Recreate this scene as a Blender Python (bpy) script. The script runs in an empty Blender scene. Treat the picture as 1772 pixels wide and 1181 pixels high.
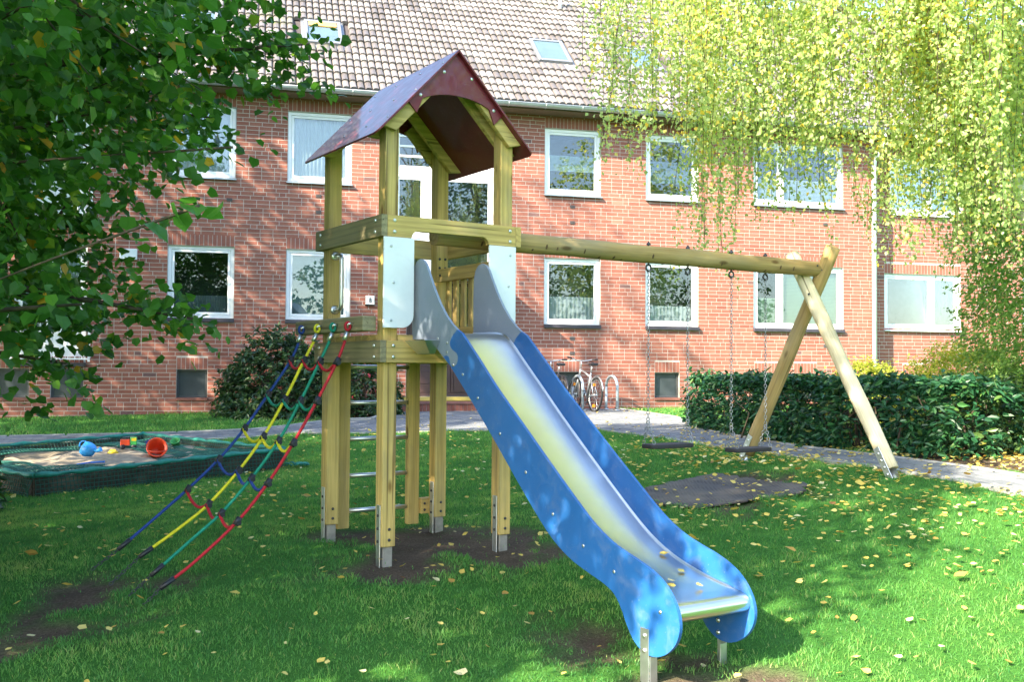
import bpy, math, random
import numpy as np
from mathutils import Vector, Matrix

R = math.radians
rng = np.random.default_rng(7)
random.seed(7)
SC = bpy.context.scene
COL = SC.collection

# ------------------------------------------------------------------ camera
CZ = 1.30
cam_d = bpy.data.cameras.new('camera')
cam = bpy.data.objects.new('camera', cam_d)
COL.objects.link(cam)
cam_d.sensor_fit = 'HORIZONTAL'
cam_d.sensor_width = 36.0
cam_d.lens = 36.0 * 1765.0 / 1772.0
cam_d.clip_start = 0.05
cam_d.clip_end = 2000.0
_p, _r = R(1.63), R(0.39)
_right0 = Vector((1, 0, 0)); _up0 = Vector((0, -math.sin(_p), math.cos(_p))); _fwd = Vector((0, math.cos(_p), math.sin(_p)))
_right = math.cos(_r) * _right0 + math.sin(_r) * _up0
_up = -math.sin(_r) * _right0 + math.cos(_r) * _up0
_m = Matrix((_right, _up, -_fwd)).transposed().to_4x4()
_m.translation = Vector((0, 0, CZ))
cam.matrix_world = _m
SC.camera = cam

# ------------------------------------------------------------------ light
SUN_AZ, SUN_EL = R(-136.0), R(35.0)          # direction towards the sun
sdir = Vector((math.cos(SUN_AZ) * math.cos(SUN_EL), math.sin(SUN_AZ) * math.cos(SUN_EL), math.sin(SUN_EL)))
W = bpy.data.worlds.new('World'); SC.world = W; W.use_nodes = True
wn = W.node_tree
sky = wn.nodes.new('ShaderNodeTexSky'); sky.sky_type = 'NISHITA'; sky.sun_disc = False
sky.sun_elevation = SUN_EL; sky.sun_rotation = math.atan2(sdir.x, sdir.y)
sky.air_density = 1.0; sky.dust_density = 1.2; sky.ozone_density = 1.0
bg = wn.nodes['Background']; bg.inputs['Strength'].default_value = 0.15
wn.links.new(sky.outputs[0], bg.inputs['Color'])
sun_d = bpy.data.lights.new('sun', 'SUN'); sun_d.energy = 4.3; sun_d.angle = R(0.53); sun_d.color = (1.0, 0.88, 0.68)
sun = bpy.data.objects.new('sun', sun_d); COL.objects.link(sun)
sun.rotation_euler = (-sdir).to_track_quat('-Z', 'Y').to_euler()
sun.location = (-20, -20, 25)
vs = SC.view_settings
vs.view_transform = 'Standard'; vs.look = 'None'; vs.gamma = 1.0; vs.use_curve_mapping = False
vs.exposure = 2.45
SC.render.engine = 'CYCLES'
cy = SC.cycles
cy.use_denoising = True
try:
    cy.denoiser = 'OPENIMAGEDENOISE'; cy.denoising_input_passes = 'RGB_ALBEDO_NORMAL'; cy.denoising_prefilter = 'ACCURATE'
except Exception:
    pass
cy.max_bounces = 7; cy.diffuse_bounces = 3; cy.glossy_bounces = 3; cy.transmission_bounces = 4; cy.transparent_max_bounces = 10
cy.caustics_reflective = False; cy.caustics_refractive = False
cy.sample_clamp_indirect = 6.0

# ------------------------------------------------------------------ frames of reference
PHI, FD = R(13.89), 21.6          # the house front: turned by PHI, 21.6 m off
TH, TA = R(33.2), (-0.86, 6.66)   # the tower's near corner and turn
tex = np.array([math.cos(TH), math.sin(TH)]); tey = np.array([-math.sin(TH), math.cos(TH)])
def TW(a, b, z=0.0):
    return (TA[0] + tex[0] * a + tey[0] * b, TA[1] + tex[1] * a + tey[1] * b, z)
def FW(u, off, z=0.0):
    return (u * math.cos(PHI) + off * math.sin(PHI), FD + u * math.sin(PHI) - off * math.cos(PHI), z)

# ------------------------------------------------------------------ terrain height
CP = np.array([(.63,4.9,-.15),(1.05,5.15,-.14),(-.8,6.75,.04),(.03,7.3,.05),(-1.4,7.6,.07),(-.5,8.1,.06),(3.13,8.37,.42),
 (2.22,9.76,.43),(4.36,8.7,.47),(3.3,11.4,.45),(1.26,15.4,.42),(2.3,22,.47),(-5.8,20.2,.42),(-9.7,19.2,.33),(10,24,.6),
 (-4.94,10.6,-.04),(-2.91,13.1,.03),(-5.43,15.1,.12),(-5,16.5,.2),(-.5,14.8,.36),(-2.3,15.5,.26),(-2.3,6.2,-.10),
 (-2.6,7.4,.02),(3.2,5.5,.1),(0,2,-.32),(-6,2,-.35),(6,2,.1),(-9,10,-.1),(9,10,.55),(-20,10,0),(20,10,.6),(0,40,.6),
 (0,-15,-.4),(-20,40,.4),(20,40,.7),(-20,-15,-.4),(20,-15,0)], float)
def _tps(r2):
    return np.where(r2 > 1e-12, r2 * np.log(np.maximum(r2, 1e-12)) * .5, 0)
_n = len(CP); _X = CP[:, :2]
_K = _tps(((_X[:, None] - _X[None]) ** 2).sum(-1)) + .02 * np.eye(_n)
_P = np.c_[np.ones(_n), _X]
_w = np.linalg.solve(np.block([[_K, _P], [_P.T, np.zeros((3, 3))]]), np.r_[CP[:, 2], 0, 0, 0])
def g(x, y):
    x = np.clip(np.asarray(x, float), -19, 19); y = np.clip(np.asarray(y, float), -14, 39)
    s = x.shape; q = np.stack([x.ravel(), y.ravel()], -1); out = np.zeros(len(q))
    for i in range(0, len(q), 60000):
        c = q[i:i + 60000]
        out[i:i + 60000] = _tps(((c[:, None] - CP[None, :, :2]) ** 2).sum(-1)) @ _w[:-3] + _w[-3] + c @ _w[-2:]
    return out.reshape(s)
def g1(x, y):
    return float(g(np.array([x]), np.array([y]))[0])

_ns = [(rng.normal(size=2), rng.uniform(0, 6.28)) for _ in range(24)]
def vnoise(x, y, scale):
    s = 0
    for i, (d, ph) in enumerate(_ns):
        k = scale * (0.6 + 0.12 * i)
        s = s + np.sin((d[0] * x + d[1] * y) * k + ph)
    return s / math.sqrt(len(_ns)) / 0.75

def in_poly(x, y, poly):
    inside = np.zeros(np.shape(x), bool); n = len(poly)
    for i in range(n):
        x1, y1 = poly[i]; x2, y2 = poly[(i + 1) % n]
        c = ((y1 > y) != (y2 > y)) & (x < (x2 - x1) * (y - y1) / (y2 - y1 + 1e-12) + x1)
        inside ^= c
    return inside

PATH_R = [(4.75, 5.55), (3.86, 7.69), (3.25, 8.90), (2.78, 9.90), (2.45, 11.65), (2.01, 13.41), (1.24, 15.24),
          (2.75, 15.24), (2.80, 14.84), (3.16, 12.47), (3.42, 10.60), (3.70, 9.50), (4.36, 8.10), (5.45, 5.55)]
COURT = [(-3.5, 16.55), (-2.5, 16.05), (-0.92, 15.55), (0.13, 15.34), (1.24, 15.245), (2.75, 15.245), (2.95, 17.2), (2.92, 18.6), (2.56, 21.0),
         FW(2.35, .02)[:2], FW(-2.75, .02)[:2], (-2.30, 20.6), (-2.52, 18.4), (-3.4, 18.35)]
PATH_L = [(-3.5, 16.56), (-4.15, 16.12), (-5.41, 16.0), (-9.5, 14.9), (-9.7, 15.9), (-5.54, 16.95), (-4.4, 17.25), (-3.95, 17.6), (-3.405, 18.35)]
SBN, SBR, SBB = np.array([-4.94, 10.6]), np.array([-2.91, 13.1]), np.array([-5.43, 15.1])
SBL = SBN + (SBB - SBR)
SANDBOX = [tuple(SBN), tuple(SBR), tuple(SBB), tuple(SBL)]
MAT = [(1.11, 8.92), (1.45, 9.12), (1.85, 9.26), (2.10, 8.92), (2.42, 8.42), (2.34, 8.20), (2.06, 8.14), (1.43, 8.08), (1.18, 8.33)]

def dirt_and_shade(x, y):
    """bare worn earth, plus earth colour for shaded grass at the left, 0..1"""
    def blob(cx, cy, r, s=1.0):
        return s * np.exp(-((x - cx) ** 2 + (y - cy) ** 2) / (r * r))
    d = blob(-.55, 7.45, .78, 1.15) + blob(.0, 7.2, .35, .8) + blob(-.8, 6.7, .32, .6)
    c = TW(.5, -2.55); d = d + blob(c[0], c[1], .42, 1.1) + blob(.35, 5.45, .45, .6)
    d = d + blob(-2.55, 6.3, .5, .52) + blob(-2.9, 7.0, .5, .42) + blob(-2.9, 5.4, .7, .46)  # earth by the rope anchors, also standing in for shade-dark grass
    d = d + blob(1.75, 8.65, .85, .75)
    d = d + blob(4.6, 9.5, .8, 1.4) + blob(5.6, 9.3, 1.2, 1.4) + blob(4.0, 9.85, .45, 1.1) + blob(3.45, 11.3, .4, 1.0) + blob(3.2, 13.2, .4, 1.0)
    d = d + blob(-3.0, 19.3, .75, 1.6) + blob(-4.4, 19.8, .9, 1.6) + blob(-5.2, 20.0, .5, 1.2)
    d = d + 0.28 * vnoise(x, y, 3.2) * (0.25 + np.minimum(d, 1)) + 0.10 * vnoise(x + 9, y - 4, 9.0)
    return np.clip((d - .34) / .35, 0, 1)

# ------------------------------------------------------------------ materials
def nt_new(name):
    m = bpy.data.materials.new(name); m.use_nodes = True
    nt = m.node_tree; b = nt.nodes['Principled BSDF']
    return m, nt, b
def N(nt, kind, **kw):
    n = nt.nodes.new(kind)
    for k, v in kw.items():
        if k in ('inp',):
            for kk, vv in v.items():
                n.inputs[kk].default_value = vv
        else:
            setattr(n, k, v)
    return n
def ramp(nt, fac, stops, interp='LINEAR'):
    r = nt.nodes.new('ShaderNodeValToRGB'); r.color_ramp.interpolation = interp
    els = r.color_ramp.elements
    while len(els) > 1:
        els.remove(els[-1])
    els[0].position = stops[0][0]; els[0].color = (*stops[0][1], 1)
    for p, c in stops[1:]:
        e = els.new(p); e.color = (*c, 1)
    nt.links.new(fac, r.inputs[0])
    return r.outputs[0]
def noise(nt, vec, scale, detail=3, rough=.55, dist=0.0):
    n = N(nt, 'ShaderNodeTexNoise'); n.inputs['Scale'].default_value = scale; n.inputs['Detail'].default_value = detail
    n.inputs['Roughness'].default_value = rough; n.inputs['Distortion'].default_value = dist
    if vec is not None:
        nt.links.new(vec, n.inputs['Vector'])
    return n.outputs['Fac']
def coords(nt, scale=(1, 1, 1), kind='Object'):
    t = nt.nodes.new('ShaderNodeTexCoord'); mp = nt.nodes.new('ShaderNodeMapping')
    mp.inputs['Scale'].default_value = scale
    nt.links.new(t.outputs[kind], mp.inputs['Vector'])
    return mp.outputs[0]
def bump(nt, b, h, strength=.3, dist=.01):
    n = nt.nodes.new('ShaderNodeBump'); n.inputs['Strength'].default_value = strength; n.inputs['Distance'].default_value = dist
    nt.links.new(h, n.inputs['Height']); nt.links.new(n.outputs[0], b.inputs['Normal'])
def mixc(nt, fac, a, b_, mode='MIX'):
    n = nt.nodes.new('ShaderNodeMix'); n.data_type = 'RGBA'; n.blend_type = mode
    for sock, v in ((n.inputs[0], fac), (n.inputs[6], a), (n.inputs[7], b_)):
        if isinstance(v, (int, float)):
            sock.default_value = v
        elif isinstance(v, tuple):
            sock.default_value = (*v, 1) if len(v) == 3 else v
        else:
            nt.links.new(v, sock)
    return n.outputs[2]
def attr(nt, name):
    a = nt.nodes.new('ShaderNodeAttribute'); a.attribute_name = name
    return a.outputs['Fac']
MATS = {}
def plain(name, col, rough=.5, metal=0.0, var=.12, nscale=6.0, bmp=0.0, spec=.5, coat=0.0, bscale=60.0, wear=0.0):
    if name in MATS:
        return MATS[name]
    m, nt, b = nt_new(name)
    c = coords(nt)
    f = noise(nt, c, nscale, 4)
    dk = tuple(max(0, x * (1 - var)) for x in col); lt = tuple(min(1, x * (1 + var)) for x in col)
    colr_ = ramp(nt, f, [(.3, dk), (.7, lt)])
    if wear:
        w1 = noise(nt, coords(nt, (9, 9, 9)), 1.0, 6, .7, .6); w2 = noise(nt, coords(nt, (4, 60, 60)), 1.0, 3, .6)
        grime = ramp(nt, w1, [(.50, (0, 0, 0)), (.72, (wear, wear, wear))])
        colr_ = mixc(nt, grime, colr_, tuple(.55 * x + .45 * y for x, y in zip(col, (.36, .36, .34))))
        scr_ = ramp(nt, w2, [(.66, (0, 0, 0)), (.70, (wear * .8, wear * .8, wear * .8))])
        colr_ = mixc(nt, scr_, colr_, tuple(.5 * x + .5 * y for x, y in zip(col, (.6, .6, .6))))
        nt.links.new(ramp(nt, w1, [(.35, (rough,) * 3), (.75, (min(1, rough + .22),) * 3)]), b.inputs['Roughness'])
    nt.links.new(colr_, b.inputs['Base Color'])
    b.inputs['Roughness'].default_value = rough; b.inputs['Metallic'].default_value = metal
    b.inputs['Specular IOR Level'].default_value = spec
    b.inputs['Coat Weight'].default_value = coat
    if bmp:
        bump(nt, b, noise(nt, c, bscale, 4), bmp, .004)
    MATS[name] = m
    return m
def wood(name, axis, light, mid, dark, rough=.7, grain=1.0, grey=0.0):
    m, nt, b = nt_new(name)
    sc = [13.0, 13.0, 13.0]; sc[axis] = .8
    c = coords(nt, tuple(sc))
    n1 = noise(nt, c, 1.0 * grain, 5, .6, .8)
    wv = N(nt, 'ShaderNodeTexWave', wave_type='RINGS', rings_direction='XYZ'[axis])
    wv.inputs['Scale'].default_value = .55; wv.inputs['Distortion'].default_value = 5.0; wv.inputs['Detail'].default_value = 2; wv.inputs['Detail Scale'].default_value = .8
    nt.links.new(c, wv.inputs['Vector'])
    sc2 = [90.0, 90.0, 90.0]; sc2[axis] = 2.5
    fine = noise(nt, coords(nt, tuple(sc2)), 1.0, 3, .6)
    big = noise(nt, coords(nt), 2.2, 2)
    base = ramp(nt, n1, [(.25, dark), (.45, mid), (.7, light)])
    base = mixc(nt, .35, base, ramp(nt, wv.outputs['Fac'], [(.0, dark), (.35, mid), (1.0, light)]))
    base = mixc(nt, .5, base, ramp(nt, fine, [(.3, (.55, .52, .42)), (.6, (1, 1, 1))]), 'MULTIPLY')
    base = mixc(nt, .55, base, ramp(nt, big, [(.32, (.60, .62, .58)), (.62, (1.06, 1.04, 1.0))]), 'MULTIPLY')
    ck = [34.0, 34.0, 34.0]; ck[axis] = .7
    cr_ = noise(nt, coords(nt, tuple(ck)), 1.0, 2, .5, .3)
    base = mixc(nt, .75, base, ramp(nt, cr_, [(.300, (.25, .20, .14)), (.335, (1, 1, 1))]), 'MULTIPLY')
    wt = noise(nt, coords(nt, tuple(3.5 if i != axis else 1.2 for i in range(3))), 1.0, 5, .65)
    base = mixc(nt, ramp(nt, wt, [(.50, (0, 0, 0)), (.74, (.55, .55, .55))]), base, (.24, .215, .15))
    # knots
    ksc = [6.0, 6.0, 6.0]; ksc[axis] = 2.1
    vo = N(nt, 'ShaderNodeTexVoronoi'); vo.inputs['Scale'].default_value = 1.0
    nt.links.new(coords(nt, tuple(ksc)), vo.inputs['Vector'])
    kn = ramp(nt, vo.outputs['Distance'], [(.06, (.28, .18, .09)), (.13, (1, 1, 1))])
    base = mixc(nt, .8, base, kn, 'MULTIPLY')
    nt.links.new(base, b.inputs['Base Color'])
    b.inputs['Roughness'].default_value = rough; b.inputs['Specular IOR Level'].default_value = .3
    bump(nt, b, fine, .35, .003)
    return m
WL, WM, WD = (.70, .50, .175), (.58, .41, .135), (.36, .245, .09)
WOOD = [wood('treated_pine_x', 0, WL, WM, WD), wood('treated_pine_y', 1, WL, WM, WD), wood('treated_pine_z', 2, WL, WM, WD)]
WOODG = wood('weathered_pine_y', 1, (.36, .31, .17), (.27, .23, .13), (.13, .11, .07))
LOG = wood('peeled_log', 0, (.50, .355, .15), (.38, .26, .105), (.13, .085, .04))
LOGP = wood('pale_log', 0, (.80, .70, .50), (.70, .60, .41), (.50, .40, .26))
STEEL = plain('galvanised_steel', (.55, .57, .58), .42, 1.0, .12, 18)
STAIN = plain('brushed_steel', (.70, .71, .70), .36, 1.0, .05, 30)
DARKSTEEL = plain('dark_steel', (.07, .07, .075), .5, .6)
BLACKP = plain('black_plastic', (.018, .018, .022), .45)
MAROON = plain('maroon_panel', (.150, .008, .020), .40, 0, .08, 3, 0, .5, .40, 60, .18)
BLUEP = plain('blue_panel', (.016, .108, .335), .36, 0, .10, 2.5, .06, .5, 0, 140, .30)
GREYP = plain('grey_panel', (.20, .245, .32), .38, 0, .08, 2.5, .06, .5, 0, 140, .30)
WHITEP = plain('white_panel', (.78, .80, .80), .38, 0, .04, 3, 0, .5, 0, 60, .22)
CONC = plain('concrete_stub', (.26, .24, .20), .9, 0, .2, 20, .4)
ZINC = plain('zinc', (.40, .43, .45), .45, .75, .10, 5)
UPVC = plain('white_window_frame', (.78, .79, .80), .35, 0, .03, 4)
def chute_mat():
    m, nt, b = nt_new('chute_steel')
    f = noise(nt, coords(nt, (60, 1.2, 1.2)), 1.0, 3)
    f2 = noise(nt, coords(nt), 5.0, 4)
    nt.links.new(ramp(nt, f2, [(.3, (.70, .70, .68)), (.7, (.76, .76, .74))]), b.inputs['Base Color'])
    b.inputs['Metallic'].default_value = 1.0
    nt.links.new(ramp(nt, f, [(.3, (.285,) * 3), (.7, (.295,) * 3)]), b.inputs['Roughness'])
    bump(nt, b, f2, .015, .004)
    return m
CHUTE = chute_mat()
def brick_mat():
    m, nt, b = nt_new('brick')
    t = attr(nt, 'tone')
    base = ramp(nt, t, [(0, (.20, .075, .058)), (.12, (.245, .090, .067)), (.5, (.30, .118, .087)), (.85, (.345, .145, .108)), (.97, (.355, .168, .128)), (1.0, (.17, .095, .09))])
    c = coords(nt)
    sp = noise(nt, c, 55, 5, .65); bigf = noise(nt, c, .55, 3)
    base = mixc(nt, .7, base, ramp(nt, sp, [(.3, (.72, .68, .66)), (.7, (1.1, 1.1, 1.08))]), 'MULTIPLY')
    base = mixc(nt, .6, base, ramp(nt, bigf, [(.3, (.80, .78, .80)), (.7, (1.05, 1.04, 1.0))]), 'MULTIPLY')
    nt.links.new(base, b.inputs['Base Color']); b.inputs['Roughness'].default_value = .85; b.inputs['Specular IOR Level'].default_value = .2
    bump(nt, b, sp, .25, .002)
    return m
BRICK = brick_mat()
MORTAR = plain('mortar', (.45, .415, .375), .95, 0, .15, 9, .25)
def tile_mat():
    m, nt, b = nt_new('roof_tile')
    t = attr(nt, 'tone')
    base = ramp(nt, t, [(0, (.10, .088, .082)), (.5, (.165, .147, .138)), (1, (.25, .228, .215))])
    c = coords(nt)
    sp = noise(nt, c, 30, 4); moss = noise(nt, c, 1.3, 5, .7); moss2 = noise(nt, c, 22, 3)
    base = mixc(nt, .6, base, ramp(nt, sp, [(.3, (.75, .74, .74)), (.7, (1.1, 1.1, 1.1))]), 'MULTIPLY')
    mm = nt.nodes.new('ShaderNodeMath'); mm.operation = 'MULTIPLY'
    nt.links.new(ramp(nt, moss, [(.52, (0, 0, 0)), (.68, (1, 1, 1))]), mm.inputs[0]); nt.links.new(ramp(nt, moss2, [(.48, (0, 0, 0)), (.6, (.8, .8, .8))]), mm.inputs[1])
    base = mixc(nt, mm.outputs[0], base, (.12, .15, .03))
    nt.links.new(base, b.inputs['Base Color']); b.inputs['Roughness'].default_value = .42; b.inputs['Specular IOR Level'].default_value = .6
    bump(nt, b, sp, .3, .004)
    return m
TILE = tile_mat()
def paver_mat(name, lo, mid, hi):
    m, nt, b = nt_new(name)
    t = attr(nt, 'tone')
    base = ramp(nt, t, [(0, lo), (.5, mid), (1, hi)])
    c = coords(nt)
    sp = noise(nt, c, 70, 5, .7); bg_ = noise(nt, c, 1.1, 4)
    base = mixc(nt, .7, base, ramp(nt, sp, [(.3, (.65, .65, .65)), (.7, (1.15, 1.15, 1.15))]), 'MULTIPLY')
    base = mixc(nt, .7, base, ramp(nt, bg_, [(.3, (.68, .70, .66)), (.65, (1.05, 1.05, 1.05))]), 'MULTIPLY')
    nt.links.new(base, b.inputs['Base Color']); b.inputs['Roughness'].default_value = .85; b.inputs['Specular IOR Level'].default_value = .25
    bump(nt, b, sp, .5, .004)
    return m
PAVER = paver_mat('paver', (.14, .15, .165), (.185, .195, .21), (.24, .25, .26))
KERB = paver_mat('kerb_concrete', (.28, .28, .27), (.34, .34, .33), (.40, .40, .38))
def lawn_mat():
    m, nt, b = nt_new('lawn_soil')
    d = attr(nt, 'dirt_and_shade')
    c = coords(nt)
    f1 = noise(nt, c, 3.0, 5, .65); f2 = noise(nt, c, 60, 5, .7); f3 = noise(nt, c, .35, 3)
    grass = ramp(nt, f2, [(.25, (.028, .10, .02)), (.5, (.058, .185, .035)), (.75, (.10, .25, .05))])
    grass = mixc(nt, .5, grass, ramp(nt, f1, [(.3, (.7, .75, .6)), (.7, (1.15, 1.1, 1.0))]), 'MULTIPLY')
    grass = mixc(nt, .5, grass, ramp(nt, f3, [(.3, (.85, .95, .8)), (.7, (1.15, 1.05, .9))]), 'MULTIPLY')
    soil = ramp(nt, f2, [(.25, (.065, .048, .034)), (.55, (.135, .103, .076)), (.8, (.24, .19, .145))])
    soil = mixc(nt, .9, soil, ramp(nt, f1, [(.3, (.65, .65, .65)), (.7, (1.2, 1.15, 1.1))]), 'MULTIPLY')
    nt.links.new(mixc(nt, d, grass, soil), b.inputs['Base Color'])
    b.inputs['Roughness'].default_value = .95; b.inputs['Specular IOR Level'].default_value = .1
    bump(nt, b, f2, 1.0, .03)
    return m
LAWN = lawn_mat()
def leaf_mat(name, stops, trans=.35, rough=.5, spec=.35, tint=(1.0, 1.15, .55)):
    m, nt, b = nt_new(name)
    t = attr(nt, 'tone')
    base = ramp(nt, t, stops)
    nt.links.new(base, b.inputs['Base Color']); b.inputs['Roughness'].default_value = rough; b.inputs['Specular IOR Level'].default_value = spec
    tr = nt.nodes.new('ShaderNodeBsdfTranslucent')
    nt.links.new(mixc(nt, 1.0, base, tuple(min(1.6, 1.5 * x) for x in tint), 'MULTIPLY'), tr.inputs['Color'])
    mx = nt.nodes.new('ShaderNodeMixShader'); mx.inputs[0].default_value = trans
    nt.links.new(b.outputs[0], mx.inputs[1]); nt.links.new(tr.outputs[0], mx.inputs[2])
    nt.links.new(mx.outputs[0], nt.nodes['Material Output'].inputs['Surface'])
    return m
LF_LINDEN = leaf_mat('linden_leaf', [(0, (.030, .095, .018)), (.5, (.058, .172, .030)), (.85, (.115, .265, .038)), (.96, (.19, .30, .03)), (.985, (.42, .30, .03)), (1, (.42, .26, .03))], .45, .42)
LF_BIRCH = leaf_mat('birch_leaf', [(0, (.20, .30, .11)), (.4, (.38, .47, .20)), (.7, (.55, .59, .30)), (.86, (.74, .62, .20)), (1, (.78, .54, .10))], .52, .36)
LF_LAUREL = leaf_mat('laurel_leaf', [(0, (.008, .040, .018)), (.6, (.016, .075, .030)), (.93, (.040, .13, .035)), (1, (.16, .17, .03))], .12, .38, .35)
LF_RHODO = leaf_mat('rhododendron_leaf', [(0, (.012, .040, .016)), (.6, (.028, .075, .024)), (1, (.08, .14, .03))], .15, .38, .5)
LF_EVER = leaf_mat('evergreen_spray', [(0, (.10, .20, .04)), (.6, (.21, .35, .08)), (1, (.36, .45, .13))], .4, .5)
LF_GOLD = leaf_mat('golden_shrub_leaf', [(0, (.20, .25, .03)), (.6, (.40, .42, .045)), (1, (.56, .50, .06))], .3, .5)
LF_FAR = leaf_mat('tall_tree_leaf', [(0, (.02, .06, .012)), (.6, (.04, .11, .018)), (1, (.10, .17, .025))], .35, .5)
LF_FALL = leaf_mat('fallen_leaf', [(0, (.16, .075, .03)), (.12, (.32, .18, .05)), (.35, (.54, .38, .08)), (.75, (.66, .52, .12)), (1, (.66, .60, .34))], .22, .6, .25, (1, .95, .6))
GRASS = leaf_mat('grass_blade', [(0, (.036, .155, .038)), (.5, (.098, .275, .060)), (.85, (.19, .36, .085)), (1, (.27, .33, .11))], .42, .5, .3, (1.75, 1.15, .6))
FLOWER = plain('red_flower', (.55, .06, .08), .6)
BARK = plain('bark', (.075, .058, .042), .95, 0, .35, 14, .8, .2, 0, 25)
def birch_bark():
    m, nt, b = nt_new('birch_bark')
    f = noise(nt, coords(nt, (3, 3, 14)), 1.0, 5, .65)
    nt.links.new(ramp(nt, f, [(.36, (.05, .045, .04)), (.46, (.50, .47, .42)), (.7, (.66, .63, .58))]), b.inputs['Base Color'])
    b.inputs['Roughness'].default_value = .8
    bump(nt, b, f, .4, .01)
    return m
BIRCHB = birch_bark()
def glass_mat():
    m, nt, b = nt_new('window_glass')
    nt.nodes.remove(b)
    tr = nt.nodes.new('ShaderNodeBsdfTransparent'); tr.inputs[0].default_value = (.86, .91, .90, 1)
    gl = nt.nodes.new('ShaderNodeBsdfGlossy'); gl.inputs['Roughness'].default_value = .004; gl.inputs[0].default_value = (.95, .98, 1, 1)
    fr = nt.nodes.new('ShaderNodeFresnel'); fr.inputs[0].default_value = 1.7
    bp = nt.nodes.new('ShaderNodeBump'); bp.inputs['Strength'].default_value = .03; bp.inputs['Distance'].default_value = .02
    nt.links.new(noise(nt, coords(nt), 1.3, 1), bp.inputs['Height']); nt.links.new(bp.outputs[0], gl.inputs['Normal'])
    mm = nt.nodes.new('ShaderNodeMath'); mm.operation = 'MULTIPLY_ADD'; mm.inputs[1].default_value = .75; mm.inputs[2].default_value = .02
    nt.links.new(fr.outputs[0], mm.inputs[0])
    mx = nt.nodes.new('ShaderNodeMixShader')
    nt.links.new(mm.outputs[0], mx.inputs[0]); nt.links.new(tr.outputs[0], mx.inputs[1]); nt.links.new(gl.outputs[0], mx.inputs[2])
    nt.links.new(mx.outputs[0], nt.nodes['Material Output'].inputs['Surface'])
    return m
GLASS = glass_mat()
CURTAIN = plain('net_curtain', (.62, .66, .70), .9, 0, .06, 8)
BLIND = plain('blue_grey_blind', (.27, .37, .41), .8, 0, .05, 4)
GREENBLIND = plain('green_blind', (.42, .58, .42), .6, 0, .06, 4)
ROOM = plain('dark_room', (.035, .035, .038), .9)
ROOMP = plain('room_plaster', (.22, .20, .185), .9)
SILLD = plain('dark_glazed_sill', (.045, .04, .055), .35, 0, .2, 10)
SILLB = plain('brick_sill', (.20, .075, .055), .7, 0, .2, 16, .3)
BROWN = plain('brown_door', (.060, .032, .030), .5, 0, .15, 4)
ORANGE = plain('orange_pine', (.62, .33, .09), .5)
YELLOWB = plain('yellow_board', (.62, .46, .10), .5)
SOFFIT = plain('soffit_board', (.16, .10, .07), .8)

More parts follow.
